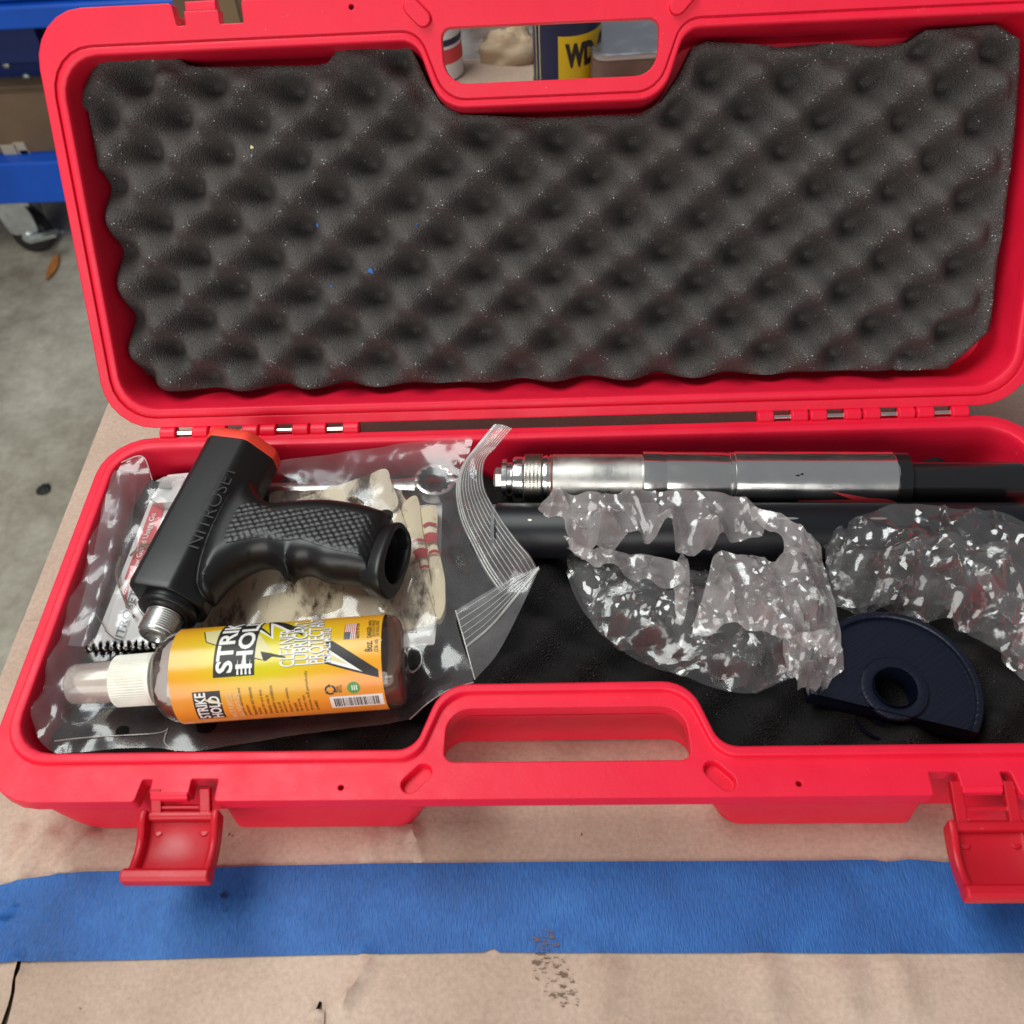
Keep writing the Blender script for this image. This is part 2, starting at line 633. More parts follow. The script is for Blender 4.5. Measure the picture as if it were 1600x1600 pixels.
def cloth_mat(name, col, dirt):
    m, t, b, o = nt(name)
    v = coord(t)
    w1 = N(t, 'ShaderNodeTexWave', Scale=420.0, Distortion=1.2); w1.bands_direction = 'DIAGONAL'
    t.links.new(v, w1.inputs['Vector'])
    mp = N(t, 'ShaderNodeMapping'); mp.inputs['Scale'].default_value = (1.0, 0.4, 1.0); mp.inputs['Rotation'].default_value = (0, 0, 0.4)
    t.links.new(v, mp.inputs[0])
    dn = noise_tex(t, mp.outputs[0], 55, 7, 0.72)
    big = noise_tex(t, v, 16, 3)
    mul = N(t, 'ShaderNodeMath', operation='ADD')
    t.links.new(dn, mul.inputs[0])
    bb = ramp(t, big, [(0.35, (0, 0, 0)), (0.7, (0.16, 0.16, 0.16))])
    t.links.new(bb, mul.inputs[1])
    df = ramp(t, mul.outputs[0], [(0.66 - dirt * 0.045, (0, 0, 0)), (0.80 - dirt * 0.05, (1, 1, 1))])
    mx = N(t, 'ShaderNodeMix', data_type='RGBA')
    t.links.new(df, mx.inputs[0])
    mx.inputs[6].default_value = (*col, 1); mx.inputs[7].default_value = (0.09, 0.065, 0.045, 1)
    t.links.new(mx.outputs[2], b.inputs['Base Color'])
    b.inputs['Roughness'].default_value = 0.9
    b.inputs['Specular IOR Level'].default_value = 0.1
    n1 = bump(t, w1.outputs['Fac'], 0.5, 0.0004)
    n2 = bump(t, noise_tex(t, v, 90, 4), 0.6, 0.0015, n1)
    t.links.new(n2, b.inputs['Normal'])
    return m


def metal_mat(name, col, rough, bscale=None, bstr=0.1, stretch=None):
    m, t, b, o = nt(name)
    v = coord(t)
    b.inputs['Base Color'].default_value = (*col, 1)
    b.inputs['Metallic'].default_value = 1.0
    rr = ramp(t, noise_tex(t, v, 60, 6), [(0.35, (rough * 0.8,) * 3), (0.7, (rough * 1.5 + 0.02,) * 3)])
    t.links.new(rr, b.inputs['Roughness'])
    if stretch:
        mp = N(t, 'ShaderNodeMapping'); mp.inputs['Scale'].default_value = stretch
        t.links.new(v, mp.inputs[0])
        n1 = bump(t, noise_tex(t, mp.outputs[0], 1.0, 3), bstr, 0.0002)
        t.links.new(n1, b.inputs['Normal'])
    return m


M_CHROME = metal_mat('polished_steel', (0.90, 0.89, 0.86), 0.15, stretch=(900, 25, 25), bstr=0.05)
M_SATIN = metal_mat('satin_steel', (0.78, 0.76, 0.71), 0.30, stretch=(900, 25, 25), bstr=0.15)
M_STEEL = metal_mat('zinc_steel', (0.62, 0.61, 0.58), 0.26)
M_PIN = metal_mat('hinge_pin_steel', (0.80, 0.78, 0.74), 0.18)


def knurl_mat():
    m, t, b, o = nt('knurled_steel')
    b.inputs['Base Color'].default_value = (0.60, 0.57, 0.50, 1)
    b.inputs['Metallic'].default_value = 1.0
    b.inputs['Roughness'].default_value = 0.28
    return m


M_KNURL = knurl_mat()
M_BLACKTUBE = simple('black_anodised_tube', (0.006, 0.0065, 0.009), 0.40, spec=0.36, bscale=300, bstr=0.1, bdist=0.0001)
M_BLACKGLOSS = simple('black_gloss_steel', (0.010, 0.010, 0.011), 0.20, spec=0.6)
M_BLACKPLASTIC = simple('black_grip_plastic', (0.0085, 0.0085, 0.0085), 0.36, spec=0.42, bscale=1400, bstr=0.25, bdist=0.00012, bevel=0.0012)
M_DARK = simple('dark_hollow', (0.004, 0.004, 0.004), 0.8)
M_ORANGE = simple('orange_red_rubber', (0.86, 0.055, 0.028), 0.5, bevel=0.001, bscale=300, bstr=0.15)
M_WHITEPL = simple('white_ribbed_plastic', (0.80, 0.77, 0.68), 0.42, var=0.08, vscale=120)
M_CARD = simple('white_card', (0.70, 0.68, 0.67), 0.55, var=0.04, vscale=30)
M_CARDRED = simple('red_print', (0.62, 0.045, 0.055), 0.5)
M_INK = simple('black_print', (0.015, 0.013, 0.012), 0.5)
M_WHITEINK = simple('white_print', (0.80, 0.78, 0.74), 0.45)
M_GREYINK = simple('grey_print', (0.14, 0.14, 0.15), 0.5)
M_GREEN = simple('green_print', (0.06, 0.28, 0.05), 0.45)
M_NAVYINK = simple('navy_print', (0.02, 0.02, 0.06), 0.45)
M_REDINK = simple('flag_red_print', (0.45, 0.03, 0.03), 0.45)
M_CREAMINK = simple('pale_gold_print', (0.66, 0.60, 0.30), 0.42)
M_GLOVE = cloth_mat('cream_cotton', (0.80, 0.69, 0.50), 1.3)
M_GLOVE2 = cloth_mat('dirty_cream_cotton', (0.76, 0.66, 0.50), 2.6)
M_CUFF = cloth_mat('cream_knit', (0.82, 0.70, 0.48), 0.6)
M_STRIPE = simple('red_knit', (0.40, 0.018, 0.022), 0.85, bscale=900, bstr=0.8, bdist=0.0004)
M_TAPE = tape_mat()
M_PAPER = paper_mat()
M_TWIG = simple('dry_grass', (0.20, 0.11, 0.045), 0.7, var=0.4, vscale=200)
M_BRISTLE = simple('black_bristle', (0.012, 0.010, 0.010), 0.4)
M_WIRE = metal_mat('twisted_wire', (0.55, 0.52, 0.46), 0.3)
M_BLUE = simple('blue_painted_steel', (0.004, 0.085, 0.52), 0.4, bscale=200, bstr=0.15, var=0.12, vscale=12)
M_DARKBLUE = simple('dark_blue_panel', (0.004, 0.018, 0.12), 0.45)
M_GALV = metal_mat('galvanised_steel', (0.66, 0.70, 0.70), 0.38)
M_RUBBER = simple('black_rubber', (0.015, 0.014, 0.013), 0.6)
M_WOOD = simple('dark_wood', (0.10, 0.06, 0.035), 0.6, var=0.3, vscale=15)


def disc_mat():
    m, t, b, o = nt('printed_navy_plastic')
    v = coord(t)
    b.inputs['Base Color'].default_value = (0.003, 0.005, 0.015, 1)
    b.inputs['Roughness'].default_value = 0.34
    b.inputs['Specular IOR Level'].default_value = 0.4
    mp = N(t, 'ShaderNodeMapping'); mp.inputs['Rotation'].default_value = (0, 0, rad(-33))
    t.links.new(v, mp.inputs[0])
    mp2 = N(t, 'ShaderNodeMapping'); mp2.inputs['Scale'].default_value = (8, 1100, 8)
    t.links.new(mp.outputs[0], mp2.inputs[0])
    n1 = bump(t, noise_tex(t, mp2.outputs[0], 1.0, 2), 0.9, 0.0005)
    t.links.new(n1, b.inputs['Normal'])
    return m


M_DISC = disc_mat()


def concrete_mat():
    m, t, b, o = nt('stained_concrete')
    v = coord(t)
    f = noise_tex(t, v, 4.5, 8, 0.66)
    c = ramp(t, f, [(0.30, (0.17, 0.135, 0.095)), (0.5, (0.38, 0.34, 0.265)), (0.68, (0.58, 0.54, 0.44))])
    g = noise_tex(t, v, 60, 5, 0.7)
    mx = N(t, 'ShaderNodeMix', data_type='RGBA', blend_type='OVERLAY'); mx.inputs[0].default_value = 0.35
    t.links.new(c, mx.inputs[6]); t.links.new(ramp(t, g, [(0.3, (0.3,) * 3), (0.7, (0.7,) * 3)]), mx.inputs[7])
    t.links.new(mx.outputs[2], b.inputs['Base Color'])
    b.inputs['Roughness'].default_value = 0.7
    t.links.new(bump(t, g, 0.3, 0.002), b.inputs['Normal'])
    return m


M_CONCRETE = concrete_mat()
M_CARDBOARD = simple('brown_cardboard', (0.14, 0.088, 0.05), 0.8, bscale=60, bstr=0.3, var=0.25, vscale=8)


def label_mat():
    """orange label whose print fades to yellow in the middle"""
    m, t, b, o = nt('orange_yellow_label')
    at = N(t, 'ShaderNodeAttribute', attribute_name='print')
    sp = N(t, 'ShaderNodeSeparateColor')
    t.links.new(at.outputs['Color'], sp.inputs[0])
    v = coord(t)
    nn = noise_tex(t, v, 55, 5)
    ad = N(t, 'ShaderNodeMath', operation='MULTIPLY_ADD'); ad.inputs[1].default_value = 0.28; ad.inputs[2].default_value = -0.14
    t.links.new(nn, ad.inputs[0])
    a2 = N(t, 'ShaderNodeMath', operation='ADD')
    t.links.new(sp.outputs[0], a2.inputs[0]); t.links.new(ad.outputs[0], a2.inputs[1])
    c = ramp(t, a2.outputs[0], [(0.0, (0.80, 0.26, 0.035)), (0.30, (0.76, 0.37, 0.018)), (0.65, (0.70, 0.44, 0.012)), (1.0, (0.62, 0.53, 0.010))])
    t.links.new(c, b.inputs['Base Color'])
    b.inputs['Roughness'].default_value = 0.26
    b.inputs['Specular IOR Level'].default_value = 0.5
    t.links.new(bump(t, noise_tex(t, v, 60, 3), 0.25, 0.0008), b.inputs['Normal'])
    return m


M_LABEL = label_mat()
M_PET = film_mat('clear_bottle_plastic', 0.06, tint=(0.93, 0.88, 0.84), rough=0.05, crinkle=0.03, cscale=30, white=(0.5, 0.42, 0.36))
M_OVERCAP = film_mat('frosted_cap_plastic', 0.50, tint=(0.9, 0.86, 0.82), rough=0.16, crinkle=0.02, cscale=30, white=(0.66, 0.58, 0.54))
M_LIQUID = simple('brown_liquid', (0.085, 0.032, 0.018), 0.12, spec=0.6, var=0.2, vscale=40)

# ================================================================== THE SETTING
mb = MB()
mb.add([(-9, -6, FLOOR), (9, -6, FLOOR), (9, 9, FLOOR), (-9, 9, FLOOR)], [(0, 1, 2, 3)])
tag(mb.build('floor', M_CONCRETE), kind='structure')

# work table under the paper
edge = [P(172, 628, TABLE), P(100, 800, TABLE), P(0, 1075, TABLE)]
ex = (edge[0].x + edge[1].x) / 2
tb = thing('work_table', 'work table covered with brown paper, under the red case', 'table', (0.4, 0.0, FLOOR))
TX0, TX1, TY0, TY1 = ex, 1.15, -0.62, 0.78
mb = MB(); mb.box(((TX0 + TX1) / 2, (TY0 + TY1) / 2, TABLE - 0.0215), ((TX1 - TX0) / 2 - 0.001, (TY1 - TY0) / 2 - 0.001, 0.019))
mb.build('table_top', M_WOOD, tb)
for lx in (TX0 + 0.09, TX1 - 0.09):
    for ly in (TY0 + 0.09, TY1 - 0.09):
        mb = MB(); mb.box((lx, ly, (FLOOR + TABLE - 0.041) / 2), (0.035, 0.035, (TABLE - 0.041 - FLOOR) / 2))
        mb.build('leg', M_WOOD, tb)


def paper_h(x, y):
    h = 0.0004 * nz(x, y, 1.3, 22) + 0.0016 * nz(x, y, 4.1, 9)
    # pulled creases running to the front left corner of the case
    for (ax, ay, bx, by, w, a) in PAPER_FOLDS:
        dx, dy = bx - ax, by - ay
        L = math.hypot(dx, dy)
        t = ((x - ax) * dx + (y - ay) * dy) / (L * L)
        if -0.1 < t < 1.1:
            s = ((x - ax) * -dy + (y - ay) * dx) / L + 0.003 * nz(x, y, 2.2, 30)
            e = max(0.0, min(1.0, (t + 0.1) * 4)) * max(0.0, min(1.0, (1.1 - t) * 4))
            h += a * math.exp(-(s / w) ** 2) * e
    return h


PAPER_FOLDS = []
for (x0, y0, x1, y1, w, a) in [(85, 1300, 20, 1372, 0.0045, 0.0026), (150, 1302, 95, 1365, 0.004, 0.0022), (35, 1290, 0, 1345, 0.004, 0.002),
                               (618, 1290, 612, 1345, 0.0016, 0.0012), (640, 1292, 650, 1345, 0.003, 0.0016), (580, 1490, 530, 1580, 0.0025, 0.0022),
                               (585, 1300, 570, 1345, 0.003, 0.001), (1190, 1490, 1205, 1590, 0.008, 0.0012), (1310, 1500, 1330, 1600, 0.01, 0.0012), (1390, 1490, 1420, 1590, 0.009, 0.0011),
                               (960, 1500, 930, 1600, 0.01, 0.001), (25, 1545, 30, 1490, 0.003, 0.001)]:
    a0 = P(x0, y0, TABLE); a1 = P(x1, y1, TABLE)
    PAPER_FOLDS.append((a0.x, a0.y, a1.x, a1.y, w * .8, a * 2.4))

pts = [P(q[0], q[1], TABLE) for q in ((487, 1600), (492, 1580), (499, 1564), (503, 1566), (503, 1581), (498, 1600))]
tear1 = [(q.x, q.y) for q in pts]
pts = [P(q[0], q[1], TABLE) for q in ((30, 1504), (35, 1502), (33, 1516), (28, 1530), (15, 1585), (0, 1640), (-12, 1640), (12, 1570))]
tear2 = [(q.x, q.y) for q in pts]
pp = thing('paper_sheet', 'brown kraft paper sheet spread over the table', 'paper', (0.2, 0, TABLE))
near = [(TX0, -0.46), (0.40, -0.46), (0.40, -0.10), (TX0, -0.10)]
V, F, D, nb = region(near, 0.0042, holes=[tear1, tear2])
vs = [(x, y, TABLE + paper_h(x, y)) for x, y in V]
me1 = MB().add(vs, F)
me1.add([(TX0, -0.10, TABLE), (TX1, -0.10, TABLE), (TX1, TY1, TABLE), (TX0, TY1, TABLE), (0.40, -0.10, TABLE), (0.40, TY0, TABLE), (TX1, TY0, TABLE),
         (TX0, -0.46, TABLE), (TX0, TY0, TABLE), (0.40, -0.46, TABLE)], [(0, 4, 1, 2, 3), (5, 6, 1, 4), (8, 5, 9, 7)])
# paper folded over the table edge
me1.add([(TX0, TY0, TABLE), (TX0, TY1, TABLE), (TX0 - 0.002, TY1, TABLE - 0.02), (TX0 - 0.002, TY0, TABLE - 0.02)], [(0, 1, 2, 3)])
me1.build('paper', M_PAPER, pp, 60)
# curled flap of torn paper
q0, q1 = P(497, 1580, TABLE), P(490, 1615, TABLE)
mb = MB()
pr_ = []
for k in range(7):
    c = q0.lerp(q1, k / 6)
    pr_.append([c + Vector((-0.003 - 0.0006 * k, 0, 0.0008)), c + Vector((0.0005, 0.0004, 0.0026 + 0.0008 * math.sin(k * 1.9))), c + Vector((0.003 + 0.0003 * k, 0, 0.0012))])
mb.rings(pr_, close=False)
mb.build('torn_edge', M_PAPER, pp, 60)


def stain(px_poly, mat, z=0.0004, name='stain'):
    pl = [P(q[0], q[1], TABLE) for q in px_poly]
    pl = smooth_loop([(q.x, q.y, 0) for q in pl], 4)
    V, F, D, nb = region([(q[0], q[1]) for q in pl], 0.003)
    return V, F


M_ST1 = stain_mat('oil_stain', (0.14, 0.070, 0.032), 0.53, 210)
M_ST2 = stain_mat('solid_oil_stain', (0.17, 0.095, 0.055), 0.95, 90)
for poly, mat in [([(835, 1490), (870, 1490), (892, 1520), (905, 1565), (890, 1580), (845, 1545), (832, 1510)], M_ST1),
                  ([(982, 1330), (997, 1328), (1003, 1342), (995, 1350), (984, 1345)], M_ST2),
                  ([(1330, 1288), (1350, 1300), (1368, 1318), (1388, 1327), (1405, 1318), (1408, 1295), (1400, 1280), (1340, 1278)], M_ST2)]:
    V, F = stain(poly, mat)
    mesh('stain', [(x, y, TABLE + paper_h(x, y) + 0.00035) for x, y in V], F, mat, pp)

# blue painter's tape
top = [(-60, 1393), (0, 1382), (40, 1373), (90, 1366), (130, 1362), (240, 1360), (400, 1353), (600, 1348), (800, 1347), (1000, 1345), (1200, 1344), (1365, 1343), (1385, 1346), (1420, 1343), (1455, 1345), (1475, 1348), (1500, 1345), (1600, 1344), (1700, 1344)]
bot = [(1700, 1489), (1600, 1489), (1400, 1489), (1200, 1488), (900, 1489), (780, 1488), (772, 1482), (764, 1484), (755, 1488), (600, 1490), (520, 1491), (400, 1494), (200, 1500), (60, 1502), (0, 1504), (-60, 1508)]
pl = [P(q[0], q[1], TABLE + 0.0012) for q in top + bot]
V, F, D, nb = region([(q.x, q.y) for q in pl], 0.0036)
tv = []
for (x, y), d in zip(V, D):
    h = TABLE + paper_h(x, y) + 0.0009
    lift = 0.0
    if x < -0.20:                      # wrinkles at the left end
        k = min(1, (-0.20 - x) / 0.06)
        s = y + 0.12 * x
        lift = k * (0.0011 * math.sin(s * 900) * math.exp(-((y + 0.262) / 0.014) ** 2) + 0.0008)
    if 0.12 < x < 0.21: lift += 0.0012 * math.exp(-(d / 0.004) ** 2) * max(0, nz(x, y, 9, 80)) * (1 if y > -0.255 else 0)
    tv.append((x, y, h + lift))
o = mesh('masking_tape', tv, F, M_TAPE, None, 60)
tag(o, 'wide strip of blue painter\'s tape stuck across the brown paper', 'tape')
pl = [(842, 1452), (870, 1462), (872, 1484), (845, 1486), (832, 1470)]
V, F = stain(pl, M_ST1)
mesh('stain', [(x, y, TABLE + paper_h(x, y) + 0.0016) for x, y in V], F, M_ST1, o)
V, F = stain([(345, 1398), (356, 1396), (357, 1424), (348, 1424)], M_ST1)
mesh('stain', [(x, y, TABLE + paper_h(x, y) + 0.0016) for x, y in V], F, stain_mat('dark_smudge', (0.01, 0.02, 0.10), 0.52, 150), o)

# ================================================================== THE CASE
L1P = mirror_poly([(0.0555, -0.1775, .016), (0.0675, -0.211, .013), (0.2645, -0.211, .024), (0.2645, -0.0090, .024)])
L2P = mirror_poly([(0.0585, -0.1725, .018), (0.0695, -0.2055, .011), (0.2585, -0.2055, .020), (0.2585, -0.0150, .020)])
L3P = mirror_poly([(0.0600, -0.1690, .018), (0.0715, -0.2020, .011), (0.2555, -0.2020, .018), (0.2555, -0.0185, .018)])
OP = mirror_poly([(0.1580, -0.2286, .0016), (0.1580, -0.2180, .0008), (0.1705, -0.2180, .0008), (0.1705, -0.2246, .0006), (0.1885, -0.2246, .0006),
                  (0.1885, -0.2180, .0008), (0.1932, -0.2180, .0012), (0.1945, -0.2286, .0020), (0.27, -0.2286, .028), (0.27, -0.0035, .028)])
WT = mirror_poly([(0.0560, -0.1848, .012), (0.0575, -0.2250, .012), (0.1585, -0.2250, .003), (0.1600, -0.2150, .002), (0.1910, -0.2150, .002),
                  (0.1960, -0.2250, .004), (0.2655, -0.2250, .027), (0.2655, -0.0080, .026)])
WB = mirror_poly([(0.0600, -0.1785, .012), (0.0752, -0.2228, .012), (0.1618, -0.2228, .003), (0.1635, -0.2135, .002), (0.1880, -0.2135, .002),
                  (0.1930, -0.2228, .004), (0.2590, -0.2228, .030), (0.2590, -0.0115, .030)])
HOLE = [(0.0555, -0.1846, .012), (-0.0555, -0.1846, .012), (-0.0560, -0.2113, .005), (0.0560, -0.2113, .005)]


def capsule(cx, cy, ang, ln, w, n=6):
    out = []
    for s in (1, -1):
        for k in range(n + 1):
            a = -math.pi / 2 + math.pi * k / n
            q = Vector((s * (ln / 2 - w / 2), 0)) + Vector((math.cos(a), math.sin(a))) * (w / 2) * s
            c, d = math.cos(ang), math.sin(ang)
            out.append(Vector((cx + q.x * c - q.y * d, cy + q.x * d + q.y * c)))
    return out


def circle(cx, cy, r, n=14):
    return [Vector((cx + r * math.cos(2 * math.pi * k / n), cy + r * math.sin(2 * math.pi * k / n))) for k in range(n)]


CASE = thing('tool_case', 'red plastic tool case lying open with foam lining in lid and base', 'tool case', (0, -0.115, TABLE))


def case_half(name, T, is_lid):
    L1, L2, L3, O = contour(L1P), contour(L2P), contour(L3P), contour(OP, 3)
    O = contour(OP, 6)
    Wt, Wb, H = contour(WT), contour(WB), contour(HOLE)
    slots = [capsule(s * 0.0675, -0.2187, rad(-46 * s), 0.0165, 0.0082) for s in (-1, 1)]
    pins = [circle(s * 0.1013, -0.2228, 0.00135) for s in (-1, 1)]
    a, b = MB(), MB()                       # a: smooth red shell, b: textured outside walls

    def R(c, z): return [T(q[0], q[1], z) for q in c]

    def flat(mb, loops, z):
        v, f = fillpoly(loops)
        mb.add([T(q[0], q[1], z) for q in v], f)
    flat(a, [O, L1, H] + pins + ([] if is_lid else slots), 0.0)
    a.rings([R(O, 0), R(O, -0.008)])
    flat(a, [O, L2, H], -0.008)
    a.rings([R(H, 0), R(H, -0.008)])
    for p in pins: a.rings([R(p, 0), R(p, -0.0065)])
    for s in slots:
        if is_lid:
            c = [q.lerp(sum(s, Vector((0, 0))) / len(s), 0.08) for q in s]
            a.rings([R(s, -0.0005), R(s, 0.0018), R(c, 0.0026)])
            flat(a, [c], 0.0026)
        else:
            c = [q.lerp(sum(s, Vector((0, 0))) / len(s), 0.10) for q in s]
            a.rings([R(s, 0), R(c, -0.0042)]); flat(a, [c], -0.0042)
    if is_lid:
        prof = [(0, 0), (.02, -.0019), (.10, -.0019), (.15, -.0008), (.30, -.0004), (.72, -.0004), (.88, -.0009), (.97, -.0020)]
    else:
        prof = [(0, 0), (.04, .0022), (.10, .0029), (.18, .0032), (.70, .0032), (.86, .0027), (.96, .0015)]
    rg = [R(lerpc(L1, L2, t), z) for t, z in prof] + [R(L2, -0.0038 if is_lid else -0.001)]
    rg += [R(lerpc(L2, L3, k / 5), -0.004 - 0.036 * k / 5) for k in range(1, 6)]
    c3 = [q * 0.985 + Vector((0, -0.11)) * 0.015 for q in L3]
    rg.append(R(c3, -0.0425))
    a.rings(rg)
    flat(a, [c3], -0.0425)
    # outside walls: double-walled shell, drafted, rounded at the bottom
    bz = [(0, -0.0075), (.35, -0.024), (.75, -0.040), (1, -0.0462)]
    rg = [R(lerpc(Wt, Wb, t), z) for t, z in bz]
    Wi = [q * 0.990 + Vector((0, -0.115)) * 0.010 for q in Wb]
    rg.append(R([q.lerp(w, 0.35) for q, w in zip(Wb, Wi)], -0.0487))
    rg.append(R(Wi, -0.0497))
    b.rings(rg)
    flat(b, [Wi], -0.0497)
    root = a.build(name, M_RED, CASE, 28, weld=True)
    b.build('outer_wall', M_REDTEX, root, 40, weld=True)
    # latch bar in each notch
    for s in (-1, 1):
        m = MB()
        if is_lid:
            m.rings([[T(x, y, z) for y, z in ((-0.2246, 0.0), (-0.2246, -0.008), (-0.2300, -0.006), (-0.2290, -0.0005))] for x in (s * 0.1716, s * 0.1875)], cap0=True, cap1=True)
            m.build('catch_lug', M_RED, root, 30)
        else:
            q = [[T(x, -0.2242 + 0.0030 * math.cos(t), -0.0032 + 0.0030 * math.sin(t)) for t in (2 * math.pi * k / 14 for k in range(14))] for x in (s * 0.1710, s * 0.1880)]
            m.rings(q, cap0=True, cap1=True)
            m.build('latch_barrel', M_RED, root, 40)
    return root


base = case_half('base', T_base, False)
lid = case_half('lid', T_lid, True)

# hinges: four leaves on each side, two knuckles a leaf, a bare pin between
SEG = 0.0098
for x0 in (-0.2387, 0.1156):
    for g in range(4):
        onlid = g in (0, 2) if x0 < 0 else g in (1, 3)
        own = lid if onlid else base
        T = T_lid if onlid else T_base
        xs = x0 + g * 0.0304
        for k in (0, 2):
            xa = xs + k * SEG; xb = xa + SEG
            m = MB()
            n = 16
            rr = []
            for x, r in ((xa, .0036), (xa + .0006, .0044), (xb - .0006, .0044), (xb, .0036)):
                rr.append([Vector((x, r * math.cos(t), r * math.sin(t) - 0.0006)) for t in (2 * math.pi * j / n for j in range(n))])
            m.rings(rr, cap0=True, cap1=True)
            # leaf joining the knuckle to its half
            m.rings([[T(x, y, z) for y, z in ((-0.001, 0.0012), (-0.006, -0.0009), (-0.006, -0.006), (-0.001, -0.0040))] for x in (xa + .0004, xb - .0004)], cap0=True, cap1=True)
            m.build('hinge_knuckle', M_RED, own, 45)
        m = MB(); m.lathe((xs + 0.004, 0, -0.0006), (1, 0, 0), [(0, .0021), (0.0214, .0021)], 14)
        m.build('hinge_pin', M_PIN, own, 45)


# latches: an H-shaped link on the barrel and a scooped flap hanging from it
def latch(s, B, C, label):
    """s: side, B: (y, z) where the link meets the flap, C: (y, z) of the flap's lower end"""
    xc = -0.1745 if s < 0 else 0.1800
    A = Vector((0, -0.2250, -0.0030)); Bv = Vector((0, *B)); Cv = Vector((0, *C))
    ab = (Bv - A); up = ab.cross(Vector((1, 0, 0))).normalized()
    if up.z < 0: up = -up
    ux = Vector((1, 0, 0))

    def bar(m, p0, p1, hx, th, off=0.0):
        d = (p1 - p0).normalized(); n = d.cross(ux).normalized()
        if n.z < 0: n = -n
        vs = []
        for p in (p0, p1):
            for x in (-hx, hx):
                for t in (-th, th): vs.append(p + ux * x + n * (t + off))
        m.add(vs, [(0, 1, 3, 2), (4, 6, 7, 5), (0, 4, 5, 1), (2, 3, 7, 6), (0, 2, 6, 4), (1, 5, 7, 3)])
    fl = MB()
    for x in (-0.0112, 0.0112):
        bar(fl, A + ux * (xc + x) - ab.normalized() * 0.0035, Bv + ux * (xc + x), 0.0023, 0.0017)
    bar(fl, A.lerp(Bv, 0.47) + ux * xc, A.lerp(Bv, 0.60) + ux * xc, 0.0095, 0.0014)
    fl.lathe(Bv + ux * (xc - 0.0148), ux, [(0, .0022), (.0004, .0026), (.0292, .0026), (.0296, .0022)], 16)
    link = None
    # flap: scooped floor, two side rails, a lip across the far end; it sticks out level, open side up
    d = (Cv - Bv); L = d.length; d.normalize()
    n = d.cross(ux).normalized()
    if n.z < 0: n = -n
    NS = 14
    hw = 0.0182

    def sec(t):
        dip = -0.0040 * math.sin(math.pi * min(1, max(0, t)) * 0.9)
        c = Bv + d * (L * t) + n * (dip - .0012) + ux * xc
        rail = 0.0040 + 0.0022 * math.exp(-((t - .12) / .22) ** 2)
        tp = 1.0 if t > 0 else 0.985
        pr = [(-hw, -0.0022), (-hw, rail), (-hw + .0008, rail + .0006), (-hw + .0024, rail + .0006), (-hw + .0032, rail), (-hw + .0042, 0.0006), (-hw + .0054, 0), (hw - .0054, 0),
              (hw - .0042, 0.0006), (hw - .0032, rail), (hw - .0024, rail + .0006), (hw - .0008, rail + .0006), (hw, rail), (hw, -0.0022)]
        return [c + ux * (x * tp) + n * z for x, z in pr]
    f = MB()
    f.rings([sec(-0.03 + 1.03 * k / NS) for k in range(NS + 1)], cap0=True, cap1=True)
    e = Bv + d * L + ux * xc
    pr = [(-0.0026, -0.0034), (-0.0026, 0.0030), (-0.0012, 0.0046), (0.0018, 0.0046), (0.0032, 0.0030), (0.0032, -0.0022), (0.0018, -0.0036)]
    f.rings([[e + ux * x + d * a + n * z for a, z in [(q[0] * w, q[1] * w) for q in pr]] for x, w in ((-hw - .0014, .8), (-hw - .0006, 1), (hw + .0006, 1), (hw + .0014, .8))], cap0=True, cap1=True)
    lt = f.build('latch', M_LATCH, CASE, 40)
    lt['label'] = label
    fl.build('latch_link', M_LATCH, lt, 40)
    for x in (-0.0105, 0.0105):                 # ejector marks in the scoop
        m = MB(); m.lathe(Bv + d * (L * 0.22) + ux * (xc + x) - n * 0.0040, n, [(0, .0022), (.0004, .0022), (.0005, .0018)], 16)
        m.build('moulding_mark', M_LATCH, lt, 40)
    return lt


latch(-1, (-0.2318, -0.0085), (-0.2590, -0.0080), 'latch at the left front corner')
latch(1, (-0.2395, -0.0075), (-0.2680, -0.0050), 'latch at the right front corner')

# foam linings with egg-crate relief -------------------------------------------------
U = np.linalg.inv(np.array([[0.04193, -0.00368], [-0.00064, -0.01852]]).T)


def egg(x, d):
    q = U @ np.array([x + 0.20632 + 0.0025 * nz(x, d, 3.0, 25), d - 0.19240 + 0.0025 * nz(x, d, 7.0, 25)])
    c = math.cos(2 * math.pi * q[0]) * math.cos(math.pi * q[1])
    return c


Ed = []
for px, py in [(150, 88), (172, 79), (262, 79), (290, 101), (312, 104), (490, 101), (510, 98), (528, 74), (612, 66), (640, 72), (668, 130), (688, 162), (720, 178), (840, 184), (1000, 178), (1035, 158), (1062, 118), (1085, 72), (1105, 64),
               (1150, 66), (1200, 70), (1216, 74), (1300, 66), (1370, 72), (1420, 66), (1450, 46), (1560, 37), (1597, 60), (1597, 100), (1590, 200), (1585, 245), (1578, 300), (1572, 350), (1562, 410), (1556, 460), (1552, 500), (1548, 520)]:
    Ed.append(PL(px, py, 0.014))
wav = []
for k in range(95):                               # bottom and left edges follow the relief
    x = 0.228 - 0.467 * k / 94
    wav.append((x, 0.0215))
for k in range(42):
    wav.append((-0.2555, 0.030 + 0.150 * k / 41))
pl = [Vector(q) for q in Ed] + [Vector(q) for q in wav] + [Vector(PL(118, 160, 0.014))]
pl = [q for k, q in enumerate(pl) if (q - pl[k - 1]).length > 0.0008]


def foam_lid_t(x, d):
    c = egg(x, d)
    p = max(0.0, -c)
    e = min(1.0, max(0.0, min(d - 0.020, x + 0.2555) / 0.02))
    k = 0.62 + 0.38 * e
    return 0.0180 - k * 0.0125 * c + k * 0.0070 * p * p



